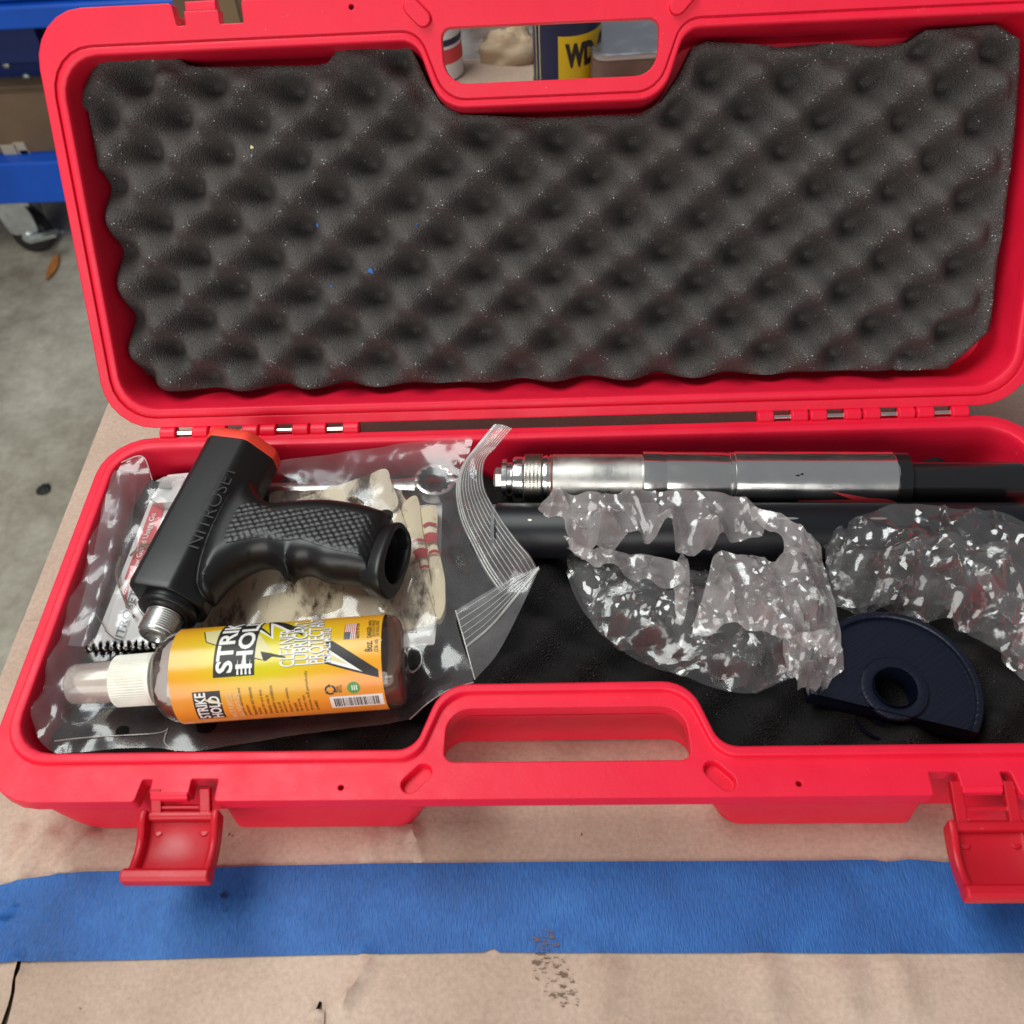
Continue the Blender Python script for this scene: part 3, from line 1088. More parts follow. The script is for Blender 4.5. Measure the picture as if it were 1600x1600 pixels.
def foam_edge_t(x, d, dist):
    t = foam_lid_t(x, d)
    k = max(0.0, 1 - dist / 0.010)
    k = k * k * (3 - 2 * k)
    if d > 0.150 or x > 0.20: t = t * (1 - k) + 0.0145 * k
    return t + 0.0020 * max(0, 1 - dist / 0.004) ** 2


V, F, D, nb = region([(q.x, q.y) for q in pl], 0.0024)
m = MB()
vs = []
for (x, d), dist in zip(V, D):
    t = foam_edge_t(x, d, dist)
    vs.append(T_lid(x, -d, -t))
m.add(vs, F)
B = resample([(q.x, q.y) for q in pl], 0.0024)
rg = []
for dt in (0, 0.004, 0.016):
    r = []
    for q in B:
        t = foam_edge_t(q.x, q.y, 0.0)
        r.append(T_lid(q.x, -q.y, -min(0.040, t + dt)))
    rg.append(r)
m.rings(rg)
fo = m.build('foam_lining', M_FOAM, CASE, 80, weld=True)
fo['label'] = 'grey egg-crate foam in the lid'

# specks caught in the lid foam
for px, py, mat, r in ((398, 231, M_CREAMINK, .0016), (495, 352, M_TAPE, .0019), (585, 420, M_TAPE, .0019), (652, 351, M_TAPE, .0012), (519, 447, M_TAPE, .0010)):
    x, d = PL(px, py, 0.016)
    c = T_lid(x, -d, -foam_lid_t(x, d) + 0.0004)
    m = MB()
    rr = [c + (Vector((math.cos(a), 0, 0)) + Vector((0, math.cos(TH), math.sin(TH))) * math.sin(a)) * r * random.uniform(0.5, 1.1) for a in (0, .9, 1.9, 2.8, 3.6, 4.5, 5.4)]
    m.add(rr + [c + LN * 0.0006], [(k, (k + 1) % 7, 7) for k in range(7)])
    m.build('lint_speck', mat, fo, 60)

FOAMZ = -0.0215


def foam_base_z(x, y):
    return FOAMZ + 0.0072 * egg(x + 0.011, -y + 0.006)


C3 = contour(mirror_poly([(0.0605, -0.1680, .018), (0.0720, -0.2012, .011), (0.2548, -0.2012, .018), (0.2548, -0.0192, .018)]))
V, F, D, nb = region([(q.x, q.y) for q in C3], 0.0027, bstep=0.0027)
m = MB().add([(x, y, foam_base_z(x, y) - 0.003 * max(0, 1 - d / 0.005) ** 2) for (x, y), d in zip(V, D)], F)
fb = m.build('foam_lining', M_FOAMB, CASE, 80)
fb['label'] = 'black egg-crate foam in the base'

# ================================================================== THINGS IN THE CASE
def shepard(ctrl, pw=3.2):
    C = np.array([(P(a, b, z).x, P(a, b, z).y, z) for a, b, z in ctrl])

    def f(V):
        d = np.hypot(V[:, None, 0] - C[None, :, 0], V[:, None, 1] - C[None, :, 1]) + 1e-4
        w = d ** -pw
        return (w * C[None, :, 2]).sum(1) / w.sum(1)
    return f


def folds(x, y, seed, amp, n=7, f0=30.0, grow=1.33, warp=0.9, hard=0.0):
    rnd = random.Random(seed)
    h = 0.0
    f = f0
    for i in range(n):
        a = rnd.uniform(0, math.pi)
        u = (x * math.cos(a) + y * math.sin(a)) * f + warp * noise.noise(Vector((x * f * 0.45, y * f * 0.45, seed * 1.7 + i))) + rnd.random()
        h += amp / (i + 1) ** 0.75 * (abs((u % 1.0) * 2 - 1) - 0.5) * (hard + (1 - hard) * max(0.0, 0.4 + 1.6 * noise.noise(Vector((x * 25, y * 25, seed + i * 3.1)))))
        f *= grow
    return h


def sheet(name, outline, ctrl, mat, parent, step=0.0028, fold=None, edge=None, thick=0.0, per=4, angle=75, smooth=True, holes=(), facet=0.0, crease=None, lines=()):
    """a thin sheet lying in the case: outline and control points are (pixel x, pixel y, height)"""
    O = [P(a, b, z) for a, b, z in outline]
    pl = smooth_loop([(q.x, q.y, 0) for q in O], per) if smooth else O
    hl = []
    for h in holes:
        q = smooth_loop([(P(*a).x, P(*a).y, 0) for a in h], per)
        hl.append([(k[0], k[1]) for k in q])
    V, F, D, nb = region([(q[0], q[1]) for q in pl], step, holes=hl, jitter=0.42 if facet else 0.15)
    rnd = random.Random(len(V))
    H = shepard(list(outline) + list(ctrl))(V)
    if crease:
        n_, amp_, w_, sd_ = crease
        rc_ = random.Random(sd_)
        lo, hi = V.min(0), V.max(0)
        for _ in range(n_):
            c = np.array([rc_.uniform(lo[0], hi[0]), rc_.uniform(lo[1], hi[1])])
            a = rc_.uniform(0, math.pi); u = np.array([math.cos(a), math.sin(a)])
            ln = rc_.uniform(.014, .065); bend = rc_.uniform(-7, 7); w = w_ * rc_.uniform(.6, 1.6)
            q = V - c
            al = q @ u; ac = q @ np.array([-u[1], u[0]]) + bend * al * al
            H = H + amp_ * rc_.uniform(-.6, 1.0) * np.exp(-(np.abs(ac) / w) ** 1.3) * np.clip(1 - (al / ln) ** 2, 0, 1)
    for x0, y0, x1, y1 in lines:                  # long fold lines
        a = P(x0, y0, .008); b = P(x1, y1, .008)
        a = np.array([a.x, a.y]); b = np.array([b.x, b.y])
        t = np.clip(((V - a) @ (b - a)) / ((b - a) @ (b - a)), 0, 1)
        H = H + .0026 * np.exp(-(np.hypot(*(V - a - t[:, None] * (b - a)).T) / .0011) ** 1.2)
    vs = []
    for (x, y), h, d in zip(V, H, D):
        if fold: h += folds(x, y, *fold) * (0.15 + 0.85 * min(1, d / 0.009))
        if edge: h += edge * max(0, 1 - d / 0.005) ** 2
        if facet: h += rnd.uniform(-1, 1) * facet * min(1, .3 + d / 0.01)
        vs.append((x, y, h))
    m = MB().add(vs, F)
    if thick:
        Bp = resample([(q[0], q[1]) for q in pl], step)
        Hb = shepard(list(outline) + list(ctrl))(np.array([(q.x, q.y) for q in Bp]))
        top_ = []
        for q, h in zip(Bp, Hb):
            if fold: h += folds(q.x, q.y, *fold) * 0.35
            if edge: h += edge
            top_.append(Vector((q.x, q.y, h)))
        cx = sum(q.x for q in Bp) / len(Bp); cy = sum(q.y for q in Bp) / len(Bp)
        low = [q + Vector((0, 0, -thick)) for q in top_]
        m.rings([top_, low])
    return m.build(name, mat, parent, angle, flat=bool(facet), weld=bool(thick))


# ---- text -----------------------------------------------------------------
def glyphs(body, bold=0.0, shear=0.0):
    c = bpy.data.curves.new('text', 'FONT')
    c.body = body; c.offset = bold; c.shear = shear; c.resolution_u = 3
    o = bpy.data.objects.new('text', c)
    COL.objects.link(o)
    dg = bpy.context.evaluated_depsgraph_get()
    me = bpy.data.meshes.new_from_object(o.evaluated_get(dg))
    v = [Vector(q.co) for q in me.vertices]; f = [tuple(q.vertices) for q in me.polygons]
    bpy.data.objects.remove(o); bpy.data.curves.remove(c); bpy.data.meshes.remove(me)
    x0 = min(q.x for q in v); x1 = max(q.x for q in v); y0 = min(q.y for q in v); y1 = max(q.y for q in v)
    return [((q.x - x0) / (x1 - x0), (q.y - y0) / (y1 - y0)) for q in v], f


def cut_strips(v, f, step):
    """cut flat 2-D faces into strips along x so they can be bent round a cylinder"""
    bm = bmesh.new()
    vv = [bm.verts.new((q[0], q[1], 0)) for q in v]
    for k in f:
        try: bm.faces.new([vv[i] for i in k])
        except ValueError: pass
    x0 = min(q[0] for q in v); x1 = max(q[0] for q in v)
    k = x0 + step
    while k < x1:
        bmesh.ops.bisect_plane(bm, geom=bm.verts[:] + bm.edges[:] + bm.faces[:], dist=1e-7, plane_co=(k, 0, 0), plane_no=(1, 0, 0))
        k += step
    bm.verts.index_update()
    ov = [q.co.copy() for q in bm.verts]; of = [tuple(q.index for q in fc.verts) for fc in bm.faces]
    bm.free()
    return ov, of


# ---- silver cylindrical tool along the back -------------------------------------------
RZ = -0.0005
RA, RB = P(772, 749, RZ), P(1597, 752, RZ)
ax = (RB - RA); RLEN = ax.length; ax.normalize()


def rx(px): return P(px, 749 + 3 * (px - 772) / 825, RZ).x - RA.x


tool = thing('cylindrical_tool', 'long silver cylindrical tool with knurled ring and black shaft along the case back', 'tool', RA)
m = MB(); m.lathe(RA, ax, [(0, .0050), (.0012, .0068), (rx(786), .0068)], 6); m.build('hex_tip', M_SATIN, tool, 20)
m = MB(); m.lathe(RA, ax, [(rx(785), .0108), (rx(786), .0116), (rx(793), .0116), (rx(794), .0098), (rx(800), .0098), (rx(801), .0115), (rx(803), .0126), (rx(806), .0130), (rx(818), .0130), (rx(820), .0136)], 64)
m.build('end_collar', M_CHROME, tool, 30)
# knurled ring: fine crossed ridges
a0, a1 = rx(819.5), rx(849)
nr, nk = 34, 220
rr = []
for i in range(nr + 1):
    t = i / nr
    edge_ = min(1, min(t, 1 - t) / 0.05)
    ring = []
    for k in range(nk):
        p = 2 * math.pi * k / nk
        u = t * 13 ; w = k / nk * 74
        kn = (abs(((u + w) % 1) * 2 - 1) + abs(((u - w) % 1) * 2 - 1)) - 1
        ring.append((a0 + (a1 - a0) * t, .0142 + edge_ * .00045 * max(-0.7, min(0.8, kn)) - (1 - edge_) * .0006, p))
    rr.append(ring)
u_ = ax.orthogonal().normalized(); w_ = ax.cross(u_)
m = MB(); m.rings([[RA + ax * t + (u_ * math.cos(p) + w_ * math.sin(p)) * r for t, r, p in g] for g in rr])
m.build('knurled_ring', M_KNURL, tool, 60)
m = MB(); m.lathe(RA, ax, [(rx(849), .0134), (rx(852), .0138), (rx(856), .0138), (rx(857), .0130), (rx(859), .0140), (rx(861.5), .0140)], 64); m.build('front_collar', M_CHROME, tool, 30)
m = MB(); m.lathe(RA, ax, [(rx(861), .0138), (rx(861.4), .0142), (rx(863), .0142), (rx(863.4), .0138)], 64); m.build('red_seal', simple('red_seal_rubber', (0.30, 0.035, 0.02), 0.5), tool, 30)
m = MB(); m.lathe(RA, ax, [(rx(863), .0138), (rx(865), .01425), (rx(1001), .01425), (rx(1003), .0138)], 72); m.build('front_sleeve', M_SATIN, tool, 30)
m = MB(); m.lathe(RA, ax, [(rx(1002), .0146), (rx(1004), .0159), (rx(1036), .0159), (rx(1037), .0157), (rx(1040), .0157), (rx(1132), .0157), (rx(1134), .0153), (rx(1137), .0153), (rx(1138), .0157), (rx(1143), .0157), (rx(1144.5), .0155)], 80)
m.build('middle_sleeve', M_CHROME, tool, 30)
m = MB(); m.lathe(RA, ax, [(rx(1144), .0153), (rx(1145.5), .0160), (rx(1390), .0160), (rx(1392), .0156)], 80); m.build('barrel', M_CHROME, tool, 30)
m = MB(); m.lathe(RA, ax, [(rx(1391), .0150), (rx(1393), .0158), (rx(1413), .0156), (rx(1416), .0140)], 72); m.build('black_ring', M_BLACKGLOSS, tool, 30)
m = MB(); m.lathe(RA + Vector((0, -0.001, 0)), ax, [(rx(1414), .0112), (rx(1590), .0112), (rx(1596), .0100), (rx(1597), .0085)], 64); m.build('black_shaft', M_BLACKGLOSS, tool, 30)


def around(o, axis, e0, e1, verts, r):
    """(arc length s, position a) -> point on a cylinder; s = 0 faces e0 and grows towards e1"""
    return [o + axis * a + (e0 * math.cos(s / r) + e1 * math.sin(s / r)) * r for s, a in verts]


UP = Vector((0, 0, 1))
FR = Vector((0, -1, 0))
eb = (FR - ax * ax.dot(FR)).normalized(); eu = ax.cross(eb) * (1 if ax.cross(eb).z > 0 else -1)
# printed red swoosh and worn dark mark on the barrel
sw = [(0.0078, rx(1290)), (0.0052, rx(1330)), (0.0040, rx(1348)), (0.0034, rx(1375)), (0.0012, rx(1392)), (0.0004, rx(1380)), (0.0012, rx(1240)), (0.0020, rx(1240)), (0.0030, rx(1322))]
v, f = fillpoly([[Vector(q) for q in sw]])
v, f = cut_strips([(q[0], q[1]) for q in v], f, 0.0006)
mesh('red_swoosh', around(RA, ax, eb, eu, [(q[0], q[1]) for q in v], .01612), f, M_CARDRED, tool)
v, f = glyphs('NITROSET', 0.02)
v = [(-0.0046 + 0.0046 * q[1], rx(1170) + (rx(1290) - rx(1170)) * q[0]) for q in v]
v, f = cut_strips(v, f, 0.0008)
mesh('printed_name', around(RA, ax, eb, eu, [(q[0], q[1]) for q in v], .01610), f, M_INK, tool)
for s0, a_, w, h in ((0.0165, 1232, 9, 0.0007), (0.0172, 1240, 6, 0.0009), (0.012, 1180, 2, .0004), (0.007, 1302, 3, 0.0005), (0.0065, 1325, 2, .0005)):
    v = [(s0, rx(a_)), (s0 + h, rx(a_ + w * 0.5)), (s0 + h * 0.3, rx(a_ + w)), (s0 - h * 0.6, rx(a_ + w * 0.7))]
    mesh('scuff', around(RA, ax, eb, eu, v, .01613), [(0, 1, 2, 3)], M_DISC, tool)

# ---- black tube in front of it -------------------------------------------------------
TA, TBb = P(776, 829, -0.0015), P(1598, 830, -0.0015)
TA.z = TBb.z = -0.0015
tx = (TBb - TA).normalized()
tube = thing('black_tube', 'matte black metal tube between the silver tool and the crumpled plastic bags', 'tube', TA)
LT = (TBb - TA).length
m = MB(); m.lathe(TA, tx, [(0, .0130), (0, .0146), (.0008, .0150), (LT - .001, .0150), (LT, .0146), (LT, .0125), (LT - .02, .0125)], 72, cap0=False, cap1=True)
m.lathe(TA, tx, [(0, .0130), (.03, .0130)], 48, cap0=False)
m.build('tube_wall', M_BLACKTUBE, tube, 30)
m = MB(); m.lathe(TA - tx * 0.0022, tx, [(0, .0138), (.0003, .0142), (.0019, .0142), (.0022, .0138)], 48); m.build('end_cap', simple('grey_end_cap', (0.13, 0.14, 0.14), 0.5), tube, 30)
m = MB()
c = around(TA, tx, FR, UP, [(0.0195 + .0006 * math.cos(t), .0185 + .0011 * math.sin(t)) for t in (2 * math.pi * k / 10 for k in range(10))], .01505)
m.add(c, [tuple(range(10))]); m.build('white_dot', M_WHITEINK, tube)
M_SCRAPE = simple('bare_metal_scrape', (.20, .20, .19), .5)
for px, ww in ((1225, 0.006), (1366, 0.0045)):
    m = MB()
    aa = P(px, 800, 0.01).x - TA.x
    c = around(TA, tx, FR, UP, [(0.0205 + .0007 * math.cos(t), aa + ww * math.sin(t)) for t in (2 * math.pi * k / 10 for k in range(10))], .01505)
    m.add(c, [tuple(range(10))]); m.build('scrape', M_SCRAPE, tube)

# ---- navy half disc -------------------------------------------------------------------
DC = P(1398, 1072, -0.006)
DC.z = -0.013
dm = Matrix.Rotation(rad(-15.5), 4, 'Z') @ Matrix.Rotation(rad(6), 4, 'X') @ Matrix.Rotation(rad(2), 4, 'Y')
disc = thing('half_disc', 'dark navy plastic half disc with raised rim and round hole on the foam', 'disc', (0, 0, 0))
RD, CH = 0.0400, -0.0130


def dloop(r, ch, n=72):
    a0 = math.asin(max(-1, ch / r))
    return [Vector((r * math.cos(a), r * math.sin(a))) for a in (a0 + (math.pi - 2 * a0) * k / n for k in range(n + 1))]


def DT(x, y, z): return DC + (dm @ Vector((x, y, z)))


hole = circle(0, 0, 0.0098, 40)
m = MB()
o1, o2, o3 = dloop(RD, CH), dloop(RD - .0012, CH), dloop(RD - .0032, CH)
n_ = len(o1)
v, f = fillpoly([dloop(RD - .0034, CH), hole]); m.add([DT(q[0], q[1], 0.0048) for q in v], f)
m.rings([[DT(q[0], q[1], z) for q in c] for c, z in ((o1, -.0045), (o1, .0066), (dloop(RD - .0005, CH), .0074), (o2, .0076), (dloop(RD - .0026, CH), .0076), (o3, .0070), (dloop(RD - .0034, CH), .0048))])
v, f = fillpoly([o1, hole]); m.add([DT(q[0], q[1], -0.0045) for q in v], f)
m.rings([[DT(q[0], q[1], z) for q in hole] for z in (-.0045, .0085)])
m.build('disc_body', M_DISC, disc, 30, weld=True)
m = MB()
m.rings([[DT(q[0], q[1], z) for q in circle(0, 0, r, 56)] for r, z in ((.0158, .0040), (.0158, .0060), (.0153, .0066), (.0145, .0068), (.0108, .0068), (.0102, .0066), (.0100, .0058), (.0098, -.0060), (.0150, -.0060), (.0155, -.0044))])
m.build('hub', M_DISC, disc, 30)
m = MB(); m.tube([DT(.0168 * math.cos(a), .0168 * math.sin(a) - .004, -.0085) for a in (math.pi + math.pi * (0.18 + 0.64 * k / 20) for k in range(21))], .0008, 6); m.build('lower_ring', M_DISC, disc, 60)

# ---- zip bag and what is inside it ------------------------------------------------------
CZ = -0.0135


def plane_text(name, body, o, u, h, w, mat, parent, bold=0.01, shear=0.0, lift=0.0003):
    """flat print: o lower-left of the reading line, u reading direction (xy), h letter height, w total width"""
    v, f = glyphs(body, bold, shear)
    u = Vector((u[0], u[1], 0)).normalized(); n = Vector((-u.y, u.x, 0))
    return mesh(name, [Vector(o) + u * (q[0] * w) + n * (q[1] * h) + UP * lift for q in v], f, mat, parent, flat=True)


def slab(name, poly, z, th, mat, parent):
    q = [P(a, b, z) for a, b in poly]
    q = contour([(k.x, k.y, .0012) for k in q], 3)
    m = MB(); v, f = fillpoly([q])
    m.add([Vector((k[0], k[1], z)) for k in v], f)
    m.rings([[Vector((k[0], k[1], z)) for k in q], [Vector((k[0], k[1], z - th)) for k in q]])
    return m.build(name, mat, parent, 30)


card = thing('usage_card', 'white usage card with a red band, inside the clear bag beside the pistol grip', 'card', P(250, 880, CZ))
slab('card_sheet', [(142, 1016), (236, 778), (262, 742), (330, 735), (400, 760), (300, 1012)], CZ, 0.0008, M_CARD, card)
q = [P(a, b, CZ + .0004) for a, b in ((194, 905), (238, 787), (259, 787), (222, 905))]
mesh('red_band', q, [(0, 1, 2, 3)], M_CARDRED, card)
d = (P(250, 790, CZ) - P(213, 900, CZ))
plane_text('band_text', 'Snow Guard Usage Gu', P(215, 899, CZ), d, .0042, .043, M_WHITEINK, card, 0.012, lift=.0007)
d2 = P(206, 912, CZ) - P(172, 1008, CZ)
plane_text('header_text', 'NITROSET', P(186, 1014, CZ), d2, .0046, .037, M_GREYINK, card, 0.02, 0.25)
q = [P(a, b, CZ + .0003) for a, b in ((193, 925), (203, 905), (196, 950))]
mesh('red_accent', q, [(0, 1, 2)], M_CARDRED, card)
plane_text('sub_text', 'PROPELLANT TOOLS AND FASTENING', P(193, 1005, CZ), d2, .0012, .026, M_GREYINK, card, 0.0)
for body, px, py, w in (('Why U', 231, 990, .0105), ('Spo', 248, 994, .0058), ('de', 256, 994, .0036), ('th', 264, 993, .0034), ('an', 272, 992, .0036)):
    plane_text('small_text', body, P(px, py, CZ), d2, .0030 if body == 'Why U' else .0022, w, M_GREYINK, card, 0.0)

card2 = thing('white_card', 'plain white card under the gloves with a black corner mark', 'card', P(620, 900, CZ - .003))
slab('card_sheet', [(560, 806), (691, 784), (688, 905), (679, 1007), (560, 1014)], CZ - .002, 0.0008, M_CARD, card2)
m = MB()
for a, b in (((632, 989.5), (652, 988)), ((650.5, 990), (651.5, 976))):
    p0, p1 = P(*a, CZ - .002), P(*b, CZ - .002)
    t = (p1 - p0).normalized(); n = Vector((-t.y, t.x, 0)) * .00032
    m.add([p0 - n + UP * .0003, p1 - n + UP * .0003, p1 + n + UP * .0003, p0 + n + UP * .0003], [(0, 1, 2, 3)])
m.build('corner_mark', M_INK, card2)

# combination spanner along the back of the bag
wz = -0.010
wr = thing('spanner', 'chrome combination spanner under the gloves, its ring end showing by the zip', 'spanner', P(678, 756, wz))
rc = P(679, 756, wz)
m = MB()
prof = [(.0092, -.0042), (.0103, -.0046), (.0116, -.0038), (.0120, 0), (.0116, .0038), (.0103, .0046), (.0092, .0042)]
nn = 96
rr = []
tilt = Matrix.Rotation(rad(8), 3, 'Y')
for k in range(nn):
    a = 2 * math.pi * k / nn
    inn = .00045 * (1 if (k // 4) % 2 else -1)
    rr.append([rc + tilt @ Vector(((r + (inn if i in (0, 6) else 0)) * math.cos(a), (r + (inn if i in (0, 6) else 0)) * math.sin(a), z)) for i, (r, z) in enumerate(prof)])
rr.append(rr[0])
m.rings(rr)
m.build('ring_end', M_STEEL, wr, 50)
p0, p1 = rc + Vector((-.0112, -.0006, 0)), P(300, 768, wz)
d = (p1 - p0).normalized(); n = Vector((-d.y, d.x, 0))
m = MB()
m.rings([[p0.lerp(p1, t) + n * a * w + UP * z for a, z in ((-1, -.0014), (-.7, -.002), (.7, -.002), (1, -.0014), (1, .0014), (.7, .002), (-.7, .002), (-1, .0014))] for t, w in ((0, .0050), (.08, .0040), (.5, .0034), (1, .0046))], cap0=True, cap1=True)
m.build('shank', M_STEEL, wr, 40)
jaw = [(0, -.0048), (.010, -.0100), (.020, -.0095), (.0245, -.0062), (.0150, -.0048), (.0125, 0), (.0150, .0048), (.0245, .0068), (.019, .0104), (.009, .0098), (0, .0046)]
jp = [p1 + d * (a - .002) + n * b for a, b in jaw]
m = MB(); v, f = fillpoly([jp])
m.add([Vector((q[0], q[1], wz + .003)) for q in v], f); m.add([Vector((q[0], q[1], wz - .003)) for q in v], f)
m.rings([[Vector((q.x, q.y, wz + .003)) for q in jp], [Vector((q.x, q.y, wz - .003)) for q in jp]])
m.build('open_jaw', M_STEEL, wr, 30)

# twisted-wire brush
bz = -0.0080
b0, b1 = P(134, 1014, bz), P(300, 1012, bz)
br = thing('bore_brush', 'twisted wire brush with black bristles in front of the usage card', 'brush', b0)
d = (b1 - b0).normalized(); e0 = Vector((-d.y, d.x, 0)); e1 = UP
LB = (b1 - b0).length
for ph in (0, math.pi):
    m = MB(); m.tube([b0 + d * (LB * k / 120) + (e0 * math.cos(k * .55 + ph) + e1 * math.sin(k * .55 + ph)) * .0006 for k in range(121)], .0006, 6)
    m.build('twisted_wire', M_WIRE, br, 60)
m = MB()
rnd = random.Random(4)
K = 3200
for k in range(K):
    t = k / K
    a = t * 2 * math.pi * 15 + rnd.uniform(-.38, .38)
    r = .0048 * (0.45 + 0.55 * min(1, t / 0.16)) * rnd.uniform(.82, 1.08)
    c = b0 + d * (LB * t)
    rv = e0 * math.cos(a) + e1 * math.sin(a)
    wv = d * .00026
    lean = d * rnd.uniform(-.0006, .0006)
    m.add([c - wv, c + wv, c + rv * r + lean], [(0, 1, 2)])
    wv = rv.cross(d) * .00026
    m.add([c - wv, c + wv, c + rv * r + lean], [(0, 1, 2)])
o = m.build('bristles', M_BRISTLE, br, flat=True); o['kind'] = 'stuff'

# wire ring
kr = thing('wire_ring', 'thin metal ring half hidden under the base of the spray bottle', 'ring', P(637, 1031, -.014))
m = MB(); c = P(634, 1031, -.0135)
m.tube([c + Vector((.0082 * math.cos(a), .0082 * math.sin(a), .0004 * math.sin(a * 3))) for a in (2 * math.pi * k / 40 for k in range(40))], .00055, 8, closed=True)
m.build('ring_wire', metal_mat('dull_ring_wire', (.75, .73, .70), .3), kr, 60)

# gloves
gl = thing('work_glove', 'dirty cream cotton work glove on top, its palm under the pistol grip', 'glove', P(520, 900, -.01), 'cotton work gloves in the bag')
sheet('palm', [(602, 732, -.001), (610, 752, -.002), (631, 811, -.003), (650, 865, -.004), (665, 915, -.005), (680, 966, -.009), (660, 978, -.011), (631, 983, -.0125), (560, 998, -.0135), (470, 1004, -.0145), (380, 1004, -.0145),
               (320, 990, -.0145), (318, 960, -.012), (345, 930, -.010), (380, 880, -.008), (420, 815, -.006), (471, 777, -.005), (527, 757, -.003), (570, 742, -.002)],
      [(560, 870, -.0035), (480, 900, -.0045), (600, 930, -.0065), (500, 800, -.0035), (430, 930, -.0085), (580, 790, -.002)],
      [M_GLOVE], gl, 0.0026, fold=(11, .0022, 4, 14.0), edge=-.0012, thick=.0035)
# a dirtier turned-back flap of the palm
sheet('turned_flap', [(602, 731, .0010), (611, 752, .0002), (622, 785, -.0004), (600, 800, -.0002), (540, 792, -.0014), (470, 800, -.0030), (440, 798, -.0044), (471, 776, -.0034), (527, 757, -.0012), (568, 743, 0)],
      [(560, 775, -.0002)], [M_GLOVE2], gl, 0.0024, fold=(5, .0012, 4, 25.0), edge=-.0008, thick=.0015)
cf = sheet('cuff', [(648, 772, -.004), (655, 785, -.005), (658, 815, -.005), (664, 850, -.0055), (670, 890, -.006), (677, 935, -.0085), (676, 952, -.010), (668, 930, -.008), (655, 885, -.0065), (640, 840, -.0055), (626, 800, -.005), (632, 782, -.0045)],
           [(650, 830, -.0040), (660, 880, -.0045)], [M_CUFF], gl, 0.0018, fold=(8, .0007, 4, 60.0), edge=-.0012, thick=.004)


def stripe(parent, pts, w, z):
    """knitted stripe lying across a cuff"""
    pp_ = [P(a, b, z) for a, b in pts]
    pp_ = smooth_line(pp_, 6)
    rows = []
    for k, q in enumerate(pp_):
        t = (pp_[min(k + 1, len(pp_) - 1)] - pp_[max(k - 1, 0)]).normalized()
        n = Vector((-t.y, t.x, 0))
        arch = .0011 * math.sin(math.pi * k / (len(pp_) - 1)) - .0004
        rows.append([q + n * w * s + UP * (arch + (0.0002 if s in (-.6, .6) else 0)) for s in (-1, -.6, .6, 1)])
    m = MB(); m.rings(rows, close=False)
    return m.build('stripe', M_STRIPE, parent, 60)


for pts, w in (([(642, 850), (652, 845), (664, 844)], .0010), ([(648, 868), (657, 864), (668, 864)], .0030), ([(656, 888), (663, 886), (671, 885)], .0009)):
    stripe(cf, pts, w, -.0042)
g2 = thing('work_glove', 'cream cotton work glove underneath, its striped cuff at the right', 'glove', P(560, 800, -.012), 'cotton work gloves in the bag')
cf2 = sheet('cuff', [(655, 794, -.006), (668, 788, -.0055), (682, 790, -.006), (683, 820, -.006), (682, 847, -.006), (687, 866, -.0065), (692, 888, -.007), (695, 908, -.0075), (694, 950, -.0095), (683, 966, -.0115), (675, 950, -.0105), (672, 900, -.009), (664, 850, -.008), (656, 815, -.007)],
            [(674, 830, -.0045), (682, 890, -.0055)], [M_CUFF], g2, 0.0018, fold=(9, .0008, 4, 60.0), edge=-.0012, thick=.005)
for pts, w in (([(661, 822), (670, 819), (682, 820)], .0010), ([(664, 843), (673, 840), (683, 841)], .0032), ([(670, 864), (678, 862), (686, 862)], .0010)):
    stripe(cf2, pts, w, -.0050)
sheet('palm', [(425, 762, -.008), (480, 754, -.008), (540, 752, -.008), (600, 752, -.008), (626, 752, -.0085), (628, 770, -.008), (640, 800, -.0085), (600, 860, -.010), (500, 850, -.010), (430, 810, -.010)],
      [(520, 790, -.0085)], [M_GLOVE2], g2, 0.0028, fold=(21, .0015, 4, 22.0), edge=-.001, thick=.0025)

# dry grass caught under the film
TW = [[(232, 858), (222, 852), (210, 862), (204, 868)], [(256, 843), (240, 848), (228, 856)], [(216, 872), (224, 884), (229, 890)], [(246, 846), (230, 850), (218, 851)],
      [(205, 935), (214, 948), (224, 962), (236, 965)], [(215, 940), (226, 955), (232, 968)], [(188, 870), (182, 900), (196, 940), (210, 965)], [(164, 985), (172, 992), (182, 1000)], [(150, 960), (160, 975), (166, 985)], [(200, 1002), (210, 1006), (221, 1004)]]
TWL = ['brown wisp of dry grass bent across the top of the red band', 'short dry stalk by the grip barrel, beside the word on the red band', 'thick dark splinter of dry grass low on the red band',
       'long thin dry stalk lying straight across the red band', 'curved dry stalk under the end of the red band, reaching the threaded stud', 'short dry stalk just left of the threaded stud', 'long hair-like dry stem down the left edge of the usage card',
       'tiny dry sprig at the lower left corner of the usage card', 'dry sprig on the first letters of the card heading', 'tiny dry sprig right above the black brush']
for k, t in enumerate(TW):
    o = MB().tube(smooth_line([P(a, b, CZ + .0022 + .0008 * (i % 2)) for i, (a, b) in enumerate(t)], 5), [.00030 + .0004 * ((k * 7) % 3 == 0)] * ((len(t) - 1) * 5 + 1), 5).build('dry_twig', M_TWIG, None, 60)
    tag(o, TWL[k], 'dry grass', 'dry grass on the usage card')

